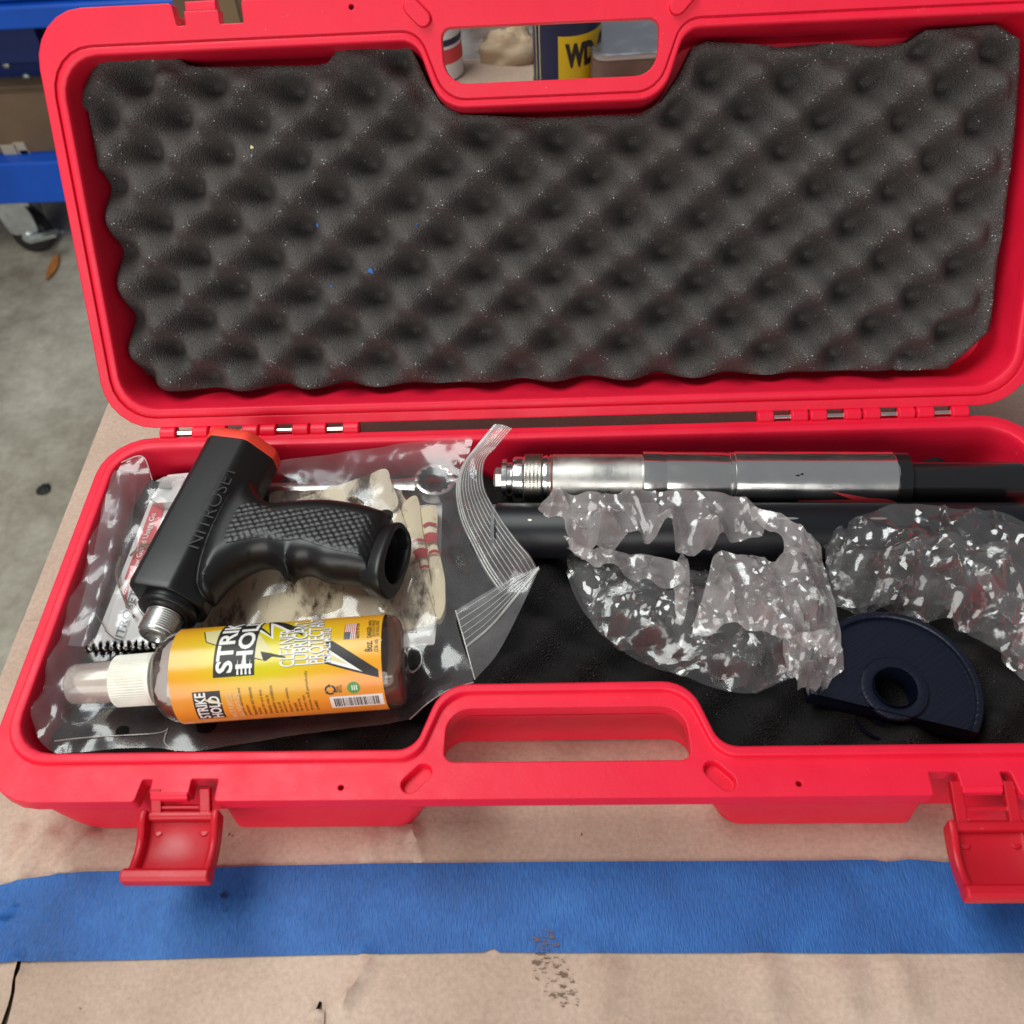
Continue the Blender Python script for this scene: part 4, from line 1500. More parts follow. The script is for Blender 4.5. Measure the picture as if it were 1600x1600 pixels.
# the bag itself
ZB = thing('zip_bag', 'large clear zip bag spread open, holding gloves, cards and spanner', 'plastic bag', P(450, 950, -.015))
BO = [(181, 726, .001), (222, 713, .002), (232, 735, -.002), (240, 752, -.006), (290, 744, -.004), (380, 728, -.003), (480, 714, -.001), (570, 702, .001), (640, 691, .003), (700, 684, .005), (738, 684, .007), (728, 715, .003), (716, 745, -.002), (713, 770, -.005),
      (722, 815, -.007), (742, 865, -.009), (772, 890, -.010), (800, 908, -.0105), (792, 922, -.011), (745, 948, -.011), (714, 962, -.0115), (722, 1005, -.012), (738, 1050, -.012), (735, 1068, -.011), (700, 1080, -.010), (668, 1100, -.010), (640, 1124, -.012), (580, 1134, -.014), (480, 1146, -.015), (380, 1162, -.016),
      (300, 1174, -.017), (230, 1168, -.016), (140, 1174, -.016), (88, 1177, -.014), (58, 1150, -.008), (48, 1105, -.001), (64, 1030, 0), (92, 940, .001), (128, 840, .001), (160, 765, .001)]
BI = [(170, 1000, -.008), (205, 850, -.008), (235, 790, -.008), (190, 745, -.001), (178, 800, -.001), (160, 880, -.003), (135, 960, -.004), (250, 850, -.0105), (300, 900, -.006), (420, 870, -.004), (560, 860, -.0005), (600, 940, -.004), (640, 900, -.002), (690, 880, -.0035), (670, 830, -.002), (690, 960, -.008),
      (500, 780, -.001), (600, 745, .0022), (620, 790, .001), (680, 756, -.003), (650, 765, -.003), (430, 800, -.003), (340, 960, -.010), (450, 990, -.0130), (560, 985, -.0115), (660, 1000, -.0105), (690, 1040, -.0135), (300, 1050, -.0165), (450, 1045, -.0165), (600, 1040, -.0165), (250, 1065, -.0165), (180, 1070, -.0145), (130, 1110, -.0130), (640, 1075, -.0150),
      (560, 1095, -.0165), (400, 1110, -.0165), (230, 1130, -.0165), (110, 1060, -.007), (85, 1110, -.007), (230, 960, -.0105), (190, 985, -.0105), (190, 930, -.0105)]
sheet('film', BO, BI, [M_FILM], ZB, 0.0030, fold=(3, .0016, 6, 20.0), per=3)
# folded-over left wall with its chain of small creases
rows = []
for k in range(45):
    t = k / 44
    a = (190 - 34 * t ** 1.4 - 24 * t * t, 735 + 275 * t)
    rows.append([P(a[0] + dx, a[1] + dy, z) for dx, dy, z in ((-26, -2, .0012), (-9, 0, .0020 + .0004 * math.sin(k * .9)), (0, 0, .0027 + .0005 * math.sin(k * 1.1 + 1)), (9, 1, .0008 + .0005 * math.sin(k * .7 + 2)), (24, 3, -.0060))])
MB().rings(rows, close=False).build('side_fold', M_FILM, ZB, 75)
# seam lines
for pts in ([(181, 726, .0014), (222, 713, .0024), (238, 750, -.004)], [(740, 1066, -.011), (700, 1079, -.0095), (668, 1099, -.0095), (640, 1124, -.0115)], [(85, 1158, -.006), (140, 1152, -.0135), (240, 1146, -.0155), (262, 1140, -.0155)],
            [(262, 1138, -.0155), (257, 1160, -.016), (275, 1174, -.017)]):
    MB().tube(smooth_line([P(*q) for q in pts], 8), .00035, 6).build('seam', M_RIB, ZB, 60)


# zip strip: band of ribs running down the open mouth of the bag
ZL = [(772, 664, .016), (745, 697, .010), (722, 728, .003), (712, 765, -.003), (719, 812, -.006), (738, 855, -.008), (757, 892, -.0095), (780, 926, -.0115)]
ZR = [(800, 670, .017), (776, 698, .011), (757, 722, .005), (757, 762, .004), (778, 802, .0145), (806, 842, .0150), (828, 868, .0095), (840, 889, -.001)]
la = smooth_line([P(*q) for q in ZL], 8); lb = smooth_line([P(*q) for q in ZR], 8)


def strip(la, lb, n, arch):
    return [[a.lerp(b, k / n) + UP * arch * math.sin(math.pi * k / n) for k in range(n + 1)] for a, b in zip(la, lb)]


rows = strip(la, lb, 12, .0015)
MB().rings(rows, close=False).build('zip_strip', M_ZIP, ZB, 75)
for k in range(11):
    t = (0.04, .10, .155, .26, .36, .46, .56, .66, .76, .86, .96)[k]
    line = [a.lerp(b, t) + UP * (.0015 * math.sin(math.pi * t) + .0003) for a, b in zip(la, lb)]
    MB().tube(line, .00042 if k < 3 else .00022, 6).build('zip_rib', M_RIB, ZB, 60)
# the folded-back corner
FA = [(842, 886, .000), (800, 903, -.006), (755, 928, -.008), (712, 954, -.009)]
FB = [(842, 890, -.001), (812, 955, -.010), (778, 1020, -.012), (742, 1062, -.013)]
fa = smooth_line([P(*q) for q in FA], 7)
fb_ = smooth_line([P(*q) for q in ((712, 955, -.009), (722, 985, -.010), (733, 1008, -.011), (741, 1040, -.0125), (745, 1064, -.013))], 7)
# fan of strips between the ridge line and the far edge
fr = smooth_line([P(*q) for q in FB], 7)
rows = []
for k in range(len(fa)):
    t = k / (len(fa) - 1)
    a = fa[k]; b = fr[k]
    rows.append([a.lerp(b, j / 14) + UP * (.0032 * t * math.sin(math.pi * j / 14)) for j in range(15)])
MB().rings(rows, close=False).build('folded_corner', M_ZIP, ZB, 75)
for j in (1, 2.6, 4.2, 5.6, 6.9, 8.2):
    line = []
    for k in range(len(fa)):
        t = k / (len(fa) - 1)
        line.append(fa[k].lerp(fr[k], j / 14) + UP * (.0032 * t * math.sin(math.pi * j / 14) + .0003))
    MB().tube(line, .00022 if j < 8 else .0007, 6).build('zip_rib', M_RIB, ZB, 60)
line = [fa[-1].lerp(fr[-1], j / 14) + UP * (.0032 * math.sin(math.pi * j / 14)) for j in range(15)]
MB().tube(line, .0004, 6).build('seam', M_RIB, ZB, 60)

# ---- black pistol grip ---------------------------------------------------------------
GZ = 0.0155
GP = thing('pistol_grip', 'black plastic pistol grip with orange cap and threaded steel stud, lying on the gloves', 'pistol grip', P(400, 850, GZ))
g0, g1 = P(381, 716, GZ), P(266, 944, GZ)
gd = (g1 - g0); GL = gd.length; gd.normalize()
gw = Vector((-gd.y, gd.x, 0))                    # across the barrel, towards the right
BSEC = contour([(-.0183, -.0105, .003), (-.0140, -.0155, .003), (.0130, -.0155, .004), (.0180, -.0070, .004), (.0180, .0020, .004), (.0055, .0160, .006), (-.0145, .0160, .0022), (-.0183, .0130, .0022)], 4)


def bsec(t, k=1.0, dz=0.0):
    return [g0 + gd * t + gw * (q.x * k) + UP * (q.y * k + dz) for q in BSEC]


m = MB()
m.rings([bsec(-.0005), bsec(GL * .25), bsec(GL * .5), bsec(GL * .75), bsec(GL - .0035), bsec(GL - .0012, .985), bsec(GL, .95), bsec(GL, .80)], cap0=True, cap1=True)
v_b, f_b = m.v, m.f
# grip: outline swept up and down into a rounded body
GO = [(395, 760), (412, 783), (430, 796), (468, 793), (520, 792), (570, 799), (598, 807), (614, 814), (612, 832), (604, 860), (594, 888), (585, 908), (572, 911), (545, 907), (505, 902), (482, 892), (466, 894), (457, 906), (450, 908), (441, 899), (432, 886), (415, 880), (392, 886), (366, 902), (346, 922), (330, 940),
      (310, 925), (320, 860), (350, 800)]
gpl = smooth_loop([(P(a, b, GZ).x, P(a, b, GZ).y, 0) for a, b in GO], 4)
gpl2 = [(q[0], q[1]) for q in gpl]


def grip_h(d):
    R_ = .0125
    k = 1 - np.minimum(d / R_, 1)
    return .0142 * np.sqrt(np.maximum(0, 1 - k ** 2.3))


V, F, D, nb = region(gpl2, 0.0020)
H = grip_h(D)
nv = len(V)
m2 = MB()
m2.add([(x, y, GZ + h) for (x, y), h in zip(V, H)] + [(x, y, GZ - h) for (x, y), h in zip(V, H)], F + [tuple(k + nv for k in reversed(f)) for f in F])
m2.add(v_b, f_b)
gb = m2.build('grip_body', M_BLACKPLASTIC, GP, 32, weld=True)
# chequered panel
CP = [(352, 848), (372, 800), (402, 786), (432, 801), (470, 799), (520, 799), (565, 806), (592, 816), (594, 830), (580, 868), (558, 868), (520, 862), (490, 852), (470, 846), (452, 848), (430, 846), (400, 842), (372, 848)]
cpl = [(P(a, b, GZ + .012).x, P(a, b, GZ + .012).y) for a, b in CP]
cpl = [(q[0], q[1]) for q in smooth_loop([(x, y, 0) for x, y in cpl], 3)]
V, F, D, nb = region(cpl, 0.00075, jitter=0.0)
H = grip_h(dist_np(V, gpl2))
vs = []
for (x, y), h, d in zip(V, H, D):
    a, b = (x * .88 + y * .47) * 330, (x * -.20 + y * .98) * 330
    gx, gy = abs((a % 1) - .5), abs((b % 1) - .5)
    dia = min(1, max(0, (0.5 - max(gx, gy)) / .16))
    vs.append((x, y, GZ + h + min(1, d / .0012) * (.00055 * dia - .00035) + .00045))
mesh('grip_panel', vs, F, M_BLACKPLASTIC, GP, 60)
# butt: raised oval flange round the hollow of the grip
c0, c1 = P(635, 824, GZ), P(597, 932, GZ)
bc = (c0 + c1) / 2 + UP * .0005
bq = (c1 - c0); BH = bq.length / 2; bq.normalize()
bn = bq.cross(UP)
if bn.x < 0: bn = -bn
bn = (bn + UP * .30).normalized()
bu = bn.cross(bq)
if bu.z < 0: bu = -bu


def oval(a, b, off, n=56, sh=0.0):
    out = []
    for k in range(n):
        t = 2 * math.pi * k / n
        ct, st = math.cos(t), math.sin(t)
        e = 2.5
        out.append(bc + bq * (sh + a * math.copysign(abs(ct) ** (2 / e), ct)) + bu * (b * math.copysign(abs(st) ** (2 / e), st)) + bn * off)
    return out


m = MB()
m.rings([oval(BH * .84, .0122, -.0110), oval(BH * .93, .0128, -.0050), oval(BH * .98, .0130, -.0016), oval(BH * .97, .0128, .0002), oval(BH * .94, .0122, .0008), oval(BH * .74, .0096, .0008, sh=-.003), oval(BH * .71, .0091, .0002, sh=-.003), oval(BH * .68, .0088, -.012, sh=-.003)])
m.build('butt_flange', M_BLACKPLASTIC, GP, 40)
m = MB(); m.rings([oval(BH * .69, .0089, -.006, sh=-.003), oval(BH * .64, .0084, -.020, sh=-.003)], cap1=True); m.build('hollow', M_DARK, GP, 60)
m = MB(); q = P(602, 806, GZ + .004); m.lathe(q, UP, [(0, .0042), (.0002, .0042)], 20); m.build('screw_hole', M_DARK, GP)
# orange cap
m = MB()
m.rings([bsec(-.0004, 1.0), bsec(-.0006, 1.03), bsec(-.0040, 1.03), bsec(-.0066, 1.0), bsec(-.0080, .92), bsec(-.0084, .78)], cap1=True)
m.build('end_cap', M_ORANGE, GP, 50)
# collars and threaded stud
ce = g1 + UP * -.001
m = MB(); m.lathe(ce, gd, [(-.002, .0140), (.0022, .0140), (.0026, .0136), (.0026, .0148), (.0046, .0148), (.0050, .0142), (.0050, .0118), (.0062, .0118)], 56); m.build('collar', M_BLACKPLASTIC, GP, 40)
pr = [(.005, .0086)]
for k in range(9):
    pr += [(.0062 + k * .00125, .0087), (.0062 + k * .00125 + .0004, .0093), (.0062 + k * .00125 + .0008, .0087)]
pr += [(.0180, .0085), (.0188, .0078), (.0188, .0050), (.0170, .0044)]
m = MB(); m.lathe(ce, gd, pr, 48); m.build('threaded_stud', M_STEEL, GP, 40)
# moulded name and swoosh on the flat of the barrel
tz = GZ + .0160
t0 = P(297, 856, tz); t1 = P(360, 728, tz)


def raised(name, v, f, mat, parent, o, u, n, h):
    vs = [Vector(o) + Vector(u) * q[0] + Vector(n) * q[1] for q in v]
    bm = bmesh.new()
    vv = [bm.verts.new(q + UP * h) for q in vs]
    for k in f:
        try: bm.faces.new([vv[i] for i in k])
        except ValueError: pass
    bed = [e for e in bm.edges if len(e.link_faces) == 1]
    r = bmesh.ops.extrude_edge_only(bm, edges=bed)
    for q in r['geom']:
        if isinstance(q, bmesh.types.BMVert): q.co.z -= h
    bm.verts.index_update()
    ov = [q.co.copy() for q in bm.verts]; of = [tuple(q.index for q in fc.verts) for fc in bm.faces]
    bm.free()
    return mesh(name, ov, of, mat, parent, flat=True)


tu = (t1 - t0); TLn = tu.length; tu.normalize(); tn = Vector((-tu.y, tu.x, 0))
v, f = glyphs('NITROSET', -0.012, 0.15)
M_EMBOSS = simple('embossed_black_plastic', (0.0070, 0.0070, 0.0070), 0.36, spec=0.42, bscale=1400, bstr=.25, bdist=.00012)
raised('moulded_name', [(q[0] * TLn, q[1] * .0074 - .0080) for q in v], f, M_EMBOSS, GP, t0 + tn * .0035, tu, tn, .00007)
raised('moulded_swoosh', [(TLn * .42, .0012), (TLn * .95, -.0012), (TLn * .42, .0004)], [(0, 1, 2)], M_EMBOSS, GP, t0 + tn * .0035, tu, tn, .00007)

# ---- spray bottle -----------------------------------------------------------------------
BZ = 0.0080
BA, BB = P(110, 1070, BZ), P(637, 1031, BZ)
ba = (BB - BA); BLEN = ba.length; ba.normalize()
bf = (FR - ba * ba.dot(FR)).normalized()
bup = ba.cross(bf)
if bup.z < 0: bup = -bup


def bx(px): return (P(px, 1070 - 39 * (px - 110) / 527, BZ) - BA).dot(ba)


BR = 0.0224
BT = thing('spray_bottle', 'clear spray bottle of brown liquid with an orange and yellow label', 'bottle', BA)
m = MB()
prof = [(bx(243), .0095), (bx(247), .0112), (bx(252), .0145), (bx(258), .0172), (bx(266), .0196), (bx(277), .0214), (bx(288), .0221), (bx(296), BR), (bx(608), BR), (bx(622), BR - .0003), (bx(630), BR - .0018), (bx(635), BR - .0048), (bx(637), BR - .0080), (bx(635), .006)]
m.lathe(BA, ba, prof, 72, cap0=False, cap1=True)
m.build('bottle_body', M_PET, BT, 40)
m = MB()
# liquid filling the lower part of the bottle, flat on top
rr = []
for a, r in [(bx(256), .0135), (bx(264), .0180), (bx(275), .0205), (bx(288), .0211), (bx(605), .0213), (bx(622), .0212), (bx(629), .0205), (bx(633), .0175)]:
    lev = .0075
    rr.append([BA + ba * a + bf * (r * math.cos(t)) + bup * min(lev if a < bx(600) else .013, r * math.sin(t)) for t in (2 * math.pi * k / 64 for k in range(64))])
m.rings(rr, cap0=True, cap1=True)
m.build('liquid', M_LIQUID, BT, 40)
# pump collar with ribs, nozzle and frosted overcap
m = MB()
nr_ = 58
m.lathe(BA, ba, [(bx(183), .0100), (bx(183.5), .0116), (bx(186), .0121), (bx(238), .0123), (bx(240), .0126), (bx(246), .0127), (bx(247.5), .0120)], nr_ * 6,
        rfun=lambda a, t: 1 + (.022 * (1 if math.sin(a * nr_) > 0 else -1) * min(1, abs(math.sin(a * nr_)) * 3) if bx(185) < t < bx(238.5) else 0))
m.build('ribbed_collar', M_WHITEPL, BT, 25)
m = MB(); m.lathe(BA, ba, [(bx(166), .0050), (bx(167), .0070), (bx(174), .0074), (bx(175), .0078), (bx(184), .0078)], 40); m.build('pump_neck', M_WHITEPL, BT, 40)
m = MB()
rr = []
for k, (a, r) in enumerate([(bx(138), .0062), (bx(141), .0064), (bx(160), .0064), (bx(168), .0064)]):
    rr.append([BA + ba * (a + (.0045 * math.sin(t) * -1 if k < 2 else 0)) + bf * (r * math.cos(t)) + bup * (r * math.sin(t)) for t in (2 * math.pi * j / 40 for j in range(40))])
m.rings(rr, cap0=True); m.build('spray_head', M_WHITEPL, BT, 40)
m = MB(); m.lathe(BA, ba, [(bx(110), .0060), (bx(111), .0080), (bx(114), .0091), (bx(119), .0096), (bx(180), .0099), (bx(181.5), .0098)], 56, cap1=False); m.build('overcap', M_OVERCAP, BT, 40)
m = MB(); m.lathe(BA, ba, [(bx(247), .0090), (bx(300), .0026), (bx(301), .0022), (bx(560), .0022)], 20); m.build('dip_tube', M_OVERCAP, BT, 40)

LR = BR + .00015


def lab(px, py):
    """point of the label under a photo pixel -> (arc length, position along the axis)"""
    d = ray(px, py).normalized()
    o = CAM - BA
    dp = d - ba * d.dot(ba); op = o - ba * o.dot(ba)
    A, B, Cc = dp.dot(dp), 2 * dp.dot(op), op.dot(op) - LR * LR
    disc_ = max(0.0, B * B - 4 * A * Cc)
    t = (-B - math.sqrt(disc_)) / (2 * A)
    q = o + d * t
    return (math.atan2(q.dot(bup), q.dot(bf)) * LR, q.dot(ba))


def lwrap(name, v, f, mat, lift, parent):
    v, f = cut_strips(v, f, .0012)
    return mesh(name, around(BA, ba, bf, bup, [(q[0] / LR * (LR + lift), q[1]) for q in v], LR + lift), f, mat, parent, 60)


# label sheet with its yellow middle
a0, a1 = bx(290), bx(607)
na, ns = 40, 96
vs, fs, pv = [], [], []
for i in range(na + 1):
    for k in range(ns):
        s = 2 * math.pi * LR * k / ns
        a = a0 + (a1 - a0) * i / na
        vs.append((s, a))
        ph = (k / ns * 360 + 180) % 360 - 180
        u = i / na
        pv.append(max(0, min(1, 1.05 * math.exp(-((u - .44) / .30) ** 2) * math.exp(-((ph - 85) / 52.0) ** 2) + .35 * math.exp(-((ph - 95) / 40.0) ** 2))))
for i in range(na):
    for k in range(ns):
        k2 = (k + 1) % ns
        fs.append((i * ns + k, i * ns + k2, (i + 1) * ns + k2, (i + 1) * ns + k))
lb_ = mesh('label', around(BA, ba, bf, bup, vs, LR), fs, M_LABEL, BT, 60)
at = lb_.data.color_attributes.new('print', 'FLOAT_COLOR', 'POINT')
for i, q in enumerate(pv): at.data[i].color = (q, q, q, 1)


def lpoly(name, pts, mat, lift):
    q = [lab(a, b) for a, b in pts]
    v, f = fillpoly([[Vector(k) for k in q]])
    return lwrap(name, [(k[0], k[1]) for k in v], f, mat, lift, lb_)


def ltext(name, body, p0, p1, h, mat, lift, bold=0.012, shear=0.0, smax=None, ext=1.0):
    """text read from pixel p0 to pixel p1 round the bottle; letters stand towards the pump"""
    s0, a0_ = lab(*p0); s1, a1_ = lab(*p1)
    ds = (s1 - s0) * ext; da = (a1_ - a0_) * ext
    v, f = glyphs(body, bold, shear)
    return lwrap(name, [(s0 + ds * x, a0_ + da * x - h * y) for x, y in v], f, mat, lift, lb_)


# large name block
lpoly('gold_panel', [(320, 988), (323, 1003), (345, 1010), (352, 984)], M_CREAMINK, .00004)
lpoly('panel_line', [(319, 988), (321.5, 1004), (343, 1011), (343, 1009.5), (323, 1003), (321, 988)], M_INK, .00008)
s_, a_ = lab(363, 1051)
hh = .0078


def block(s0, aL, aR, ln, mat, lift, name):
    v = [(s0 - .0018, aL), (s0 - .0018, aR), (s0 + ln, aR + .0012), (s0 + ln, aL + .0012)]
    lwrap(name, v, [(0, 1, 2, 3)], mat, lift, lb_)


block(s_, a_ - hh - .0012, a_ + hh + .0022, .040, M_INK, .00008, 'name_block')
v, f = glyphs('STRIKE', .028)
lwrap('name_text', [(s_ + .0385 * x, a_ - hh * y + .0012 * x) for x, y in v], f, M_WHITEINK, .00014, lb_)
v, f = glyphs('HOLD', .028)
lwrap('name_text', [(s_ + .0015 + .0355 * x, a_ + hh + .0013 - hh * y + .0012 * x) for x, y in v], f, M_WHITEINK, .00014, lb_)
for k in range(4):
    aa = a_ + .0018 + k * .0019
    lwrap('speed_line', [(s_ - .0012, aa), (s_ + .0060, aa + .0006), (s_ - .0012, aa + .0010)], [(0, 1, 2)], M_WHITEINK, .00013, lb_)
# lightning bolts
lpoly('bolt', [(397, 984), (409, 995), (425, 1019), (407, 1018), (411, 1031), (391, 1026)], M_CREAMINK, .00005)
lpoly('bolt_shadow', [(407, 1018), (425, 1021), (446, 1026), (446, 1028), (425, 1026), (415, 1033), (390, 1028), (391, 1026), (411, 1031)], M_INK, .00008)
lpoly('bolt_edge', [(398, 979), (424, 996), (424, 974), (452, 984), (456, 991), (428, 978), (427, 999), (396, 983)], M_WHITEINK, .00005)
lpoly('bolt_shadow', [(402, 977), (422, 991), (421, 972), (430, 970), (470, 984), (474, 994), (448, 983), (424, 974), (424, 995), (399, 980)], M_INK, .00009)
lpoly('bolt_shadow', [(508, 999), (520, 1002), (591, 1046), (592, 1058.5), (540, 1046), (504, 1036), (512, 1020)], M_INK, .00006)
lpoly('bolt_edge', [(515, 1016), (567, 1049.5), (509, 1034)], M_WHITEINK, .0001)
lpoly('bolt', [(519, 1023), (544, 1038.5), (514, 1031)], M_CREAMINK, .00013)
# claims
for body, p0, p1, h, e in (('CLEANER', (461, 1041), (461.5, 984), .0070, 1), ('LUBRICANT', (483, 1038), (484, 972), .0068, 1.0), ('PROTECTANT', (507, 1036), (507.5, 972), .0070, 1.16), ('FOR ALL METALS', (517.5, 1034), (518, 981), .0037, 1)):
    s0, a0_ = lab(*p0)
    o = ltext('claim_shadow', body, (p0[0] + .6, p0[1] + .6), (p1[0] + .6, p1[1] + .6), h, M_GREYINK, .00016, .012, ext=e)
    ltext('claim_text', body, p0, p1, h, M_WHITEINK, .00021, .008, ext=e)
# flag
s0, a0_ = lab(556, 998); s1, a1_ = lab(556, 975); sL, aL = lab(537, 998)
fw, fh = (s1 - s0), a0_ - aL
lwrap('flag_white', [(s0, a0_), (s0 + fw, a0_), (s0 + fw, a0_ - fh), (s0, a0_ - fh)], [(0, 1, 2, 3)], M_WHITEINK, .00005, lb_)
for k in range(7):
    aa = a0_ - fh * (2 * k) / 13
    lwrap('flag_stripe', [(s0, aa), (s0 + fw, aa), (s0 + fw, aa - fh / 13), (s0, aa - fh / 13)], [(0, 1, 2, 3)], M_REDINK, .0001, lb_)
lwrap('flag_canton', [(s0, a0_ - fh * 6 / 13), (s0 + fw * .42, a0_ - fh * 6 / 13), (s0 + fw * .42, a0_ - fh), (s0, a0_ - fh)], [(0, 1, 2, 3)], M_NAVYINK, .00014, lb_)
vv, ff = [], []
for i in range(5):
    for k in range(4):
        c = (s0 + fw * .42 * (i + .6) / 5.2, a0_ - fh * (6 / 13 + 7 / 13 * (k + .6) / 4.2))
        n0 = len(vv); r = .00016
        vv += [(c[0] - r, c[1]), (c[0], c[1] - r), (c[0] + r, c[1]), (c[0], c[1] + r)]; ff.append((n0, n0 + 1, n0 + 2, n0 + 3))
mesh('flag_stars', around(BA, ba, bf, bup, vv, LR + .00018), ff, M_WHITEINK, lb_)
for body, p0, p1, h, b_ in (('MADE IN USA', (561.5, 997), (562, 974), .0014, .01), ('8oz.', (582, 1018), (582, 1001), .0036, .02), ('(236 ml)', (593, 1018), (593, 999), .0026, .005), ('DANGER:', (581, 996), (581, 979), .0023, .02), ('HARMFUL', (581, 978), (581, 969), .0016, 0),
                            ('OR FATAL IF INHALED', (587, 995), (587, 969), .0016, 0), ('OR SWALLOWED', (593, 994), (593, 970), .0016, 0), ('PLEASE', (529, 1082), (529, 1072), .0012, 0.01), ('RECYCLE', (534, 1082), (534, 1070), .0012, 0.01)):
    ltext('small_print', body, p0, p1, h, M_INK, .0001, b_)
# recycling mark, green seal
s0, a0_ = lab(516, 1078)
for k in range(3):
    ang = 2 * math.pi * k / 3 + .4
    pts = []
    for r in (.0026, .0017):
        arc = [ang + 1.55 * t / 6 for t in range(7)]
        pts += [(r * math.cos(q), r * math.sin(q)) for q in (arc if r > .002 else reversed(arc))]
    v, f = fillpoly([[Vector(q) for q in pts]])
    e = ang + 1.55
    v = [(q[0], q[1]) for q in v] + [(.0032 * math.cos(e), .0032 * math.sin(e)), (.0011 * math.cos(e), .0011 * math.sin(e)), (.0022 * math.cos(e + .42), .0022 * math.sin(e + .42))]
    f = list(f) + [(len(v) - 3, len(v) - 2, len(v) - 1)]
    lwrap('recycling_arrow', [(s0 + q[0], a0_ + q[1]) for q in v], f, M_INK, .0001, lb_)
s0, a0_ = lab(552.5, 1074.5)
lwrap('green_seal', [(s0 + .0030 * math.cos(t), a0_ + .0030 * math.sin(t)) for t in (2 * math.pi * k / 28 for k in range(28))], [tuple(range(28))], M_GREEN, .0001, lb_)
for q in (-.0009, .0001, .0011):
    lwrap('seal_mark', [(s0 - .0012, a0_ + q), (s0 + .0013, a0_ + q), (s0 + .0013, a0_ + q + .0005), (s0 - .0012, a0_ + q + .0005)], [(0, 1, 2, 3)], M_WHITEINK, .00014, lb_)
# barcode
sA, aA = lab(523, 1104); sB, aB = lab(598, 1084); sC, _ = lab(515, 1089)
lwrap('barcode_field', [(sA - .001, lab(517, 1098)[1]), (sA - .001, lab(600, 1094)[1]), (sC, lab(600, 1094)[1]), (sC, lab(517, 1098)[1])], [(0, 1, 2, 3)], M_WHITEINK, .00005, lb_)
aL, aR = lab(523, 1098)[1], lab(594, 1094)[1]
rnd = random.Random(12)
q = aL; vv = []; ff = []
while q < aR:
    w = rnd.choice((.00022, .00022, .0004, .0006)); n0 = len(vv)
    vv += [(sA, q), (sC - .0012, q), (sC - .0012, q + w), (sA, q + w)]; ff.append((n0, n0 + 1, n0 + 2, n0 + 3))
    q += w + rnd.choice((.00022, .0003, .0005))
lwrap('barcode_bars', vv, ff, M_INK, .0001, lb_)
# second small name, list of uses
s_, a_ = lab(331, 1121); h2 = .0052
v = [(s_ - .0008, a_ - h2 - .0008), (s_ - .0008, a_ + h2 + .0016), (s_ + .0165, a_ + h2 + .0022), (s_ + .0165, a_ - h2 - .0002)]
lwrap('name_block', v, [(0, 1, 2, 3)], M_INK, .00006, lb_)
for i, body in enumerate(('STRIKE', 'HOLD')):
    v, f = glyphs(body, .026)
    lwrap('name_text', [(s_ + (.016 - .002 * i) * x, a_ + i * (h2 + .0008) - h2 * y + .0006 * x) for x, y in v], f, M_WHITEINK, .00012, lb_)
lpoly('bolt', [(318, 1094), (329, 1092), (350, 1100), (330, 1099)], M_CREAMINK, .0001)
s_, a_ = lab(373, 1119)
M_PALEORANGE = simple('pale_orange_print', (0.80, 0.50, 0.28), 0.4)
for i, body in enumerate(('MULTI PURPOSE', 'ALL WEATHER')):
    v, f = glyphs(body, .02)
    lwrap('heading_text', [(s_ + .0155 * x, a_ + i * .0036 - .0026 * y) for x, y in v], f, M_PALEORANGE, .0001, lb_)
lines = ['Superior lubricant and', 'protectant', 'Penetrates and removes', 'fouling', 'Repels dirt and dust', 'Prevents rust in', 'all weather conditions', 'Use on all', 'metal parts', 'No gums or solvents,', 'non toxic', 'Use directly', 'on metal, wipe', 'off excess, buff periodically', 'as needed']
for i, body in enumerate(lines):
    px = 388 + i * 8.0
    s0, a0_ = lab(px, 1117 - i * .62)
    ln = .00078 * len(body)
    v, f = glyphs(body, .0)
    lwrap('use_text', [(s0 + ln * x, a0_ - .0017 * y) for x, y in v], f, M_INK, .0001, lb_)

# ---- two crumpled clear bags ---------------------------------------------------------------
CB = thing('crumpled_bag', 'crumpled milky plastic bag with a torn opening, left of the half disc', 'plastic bag', P(1100, 940, -.01), 'crumpled clear plastic bags')
# bottom pouch on the foam
sheet('film', [(886, 876, -.010), (905, 930, -.013), (930, 980, -.015), (960, 1012, -.015), (1010, 1038, -.015), (1060, 1056, -.015), (1130, 1078, -.014), (1180, 1084, -.014), (1215, 1066, -.012), (1235, 1060, -.010), (1270, 1040, -.010), (1300, 1000, -.008), (1300, 940, -.004), (1240, 900, -.002), (1160, 900, -.004), (1080, 890, -.004), (985, 868, -.004), (930, 868, -.008)],
      [(960, 940, .006), (1020, 980, .010), (1100, 1010, .010), (1180, 1030, .008), (1240, 980, .012), (1100, 930, .012), (1000, 910, .010)], [M_CRUMP2], CB, .0017, fold=(31, .0046, 6, 22.0, 1.38, .22, .55), lines=[(905, 900, 1060, 960), (920, 960, 1100, 1000), (985, 905, 1010, 1030), (1080, 900, 1090, 1060), (960, 1000, 1190, 1060), (1180, 930, 1140, 1070)], crease=(34, .0032, .0013, 1), angle=16)
sheet('film', [(890, 880, -.011), (925, 975, -.016), (1000, 1034, -.016), (1120, 1076, -.0155), (1185, 1080, -.015), (1270, 1030, -.012), (1290, 960, -.010), (1180, 910, -.010), (1040, 890, -.010)],
      [(1020, 960, -.005), (1140, 1010, -.004)], [M_CRUMP2], CB, .0022, fold=(37, .0042, 5, 24.0, 1.4, .22, .55), crease=(16, .0030, .0016, 2), angle=16)
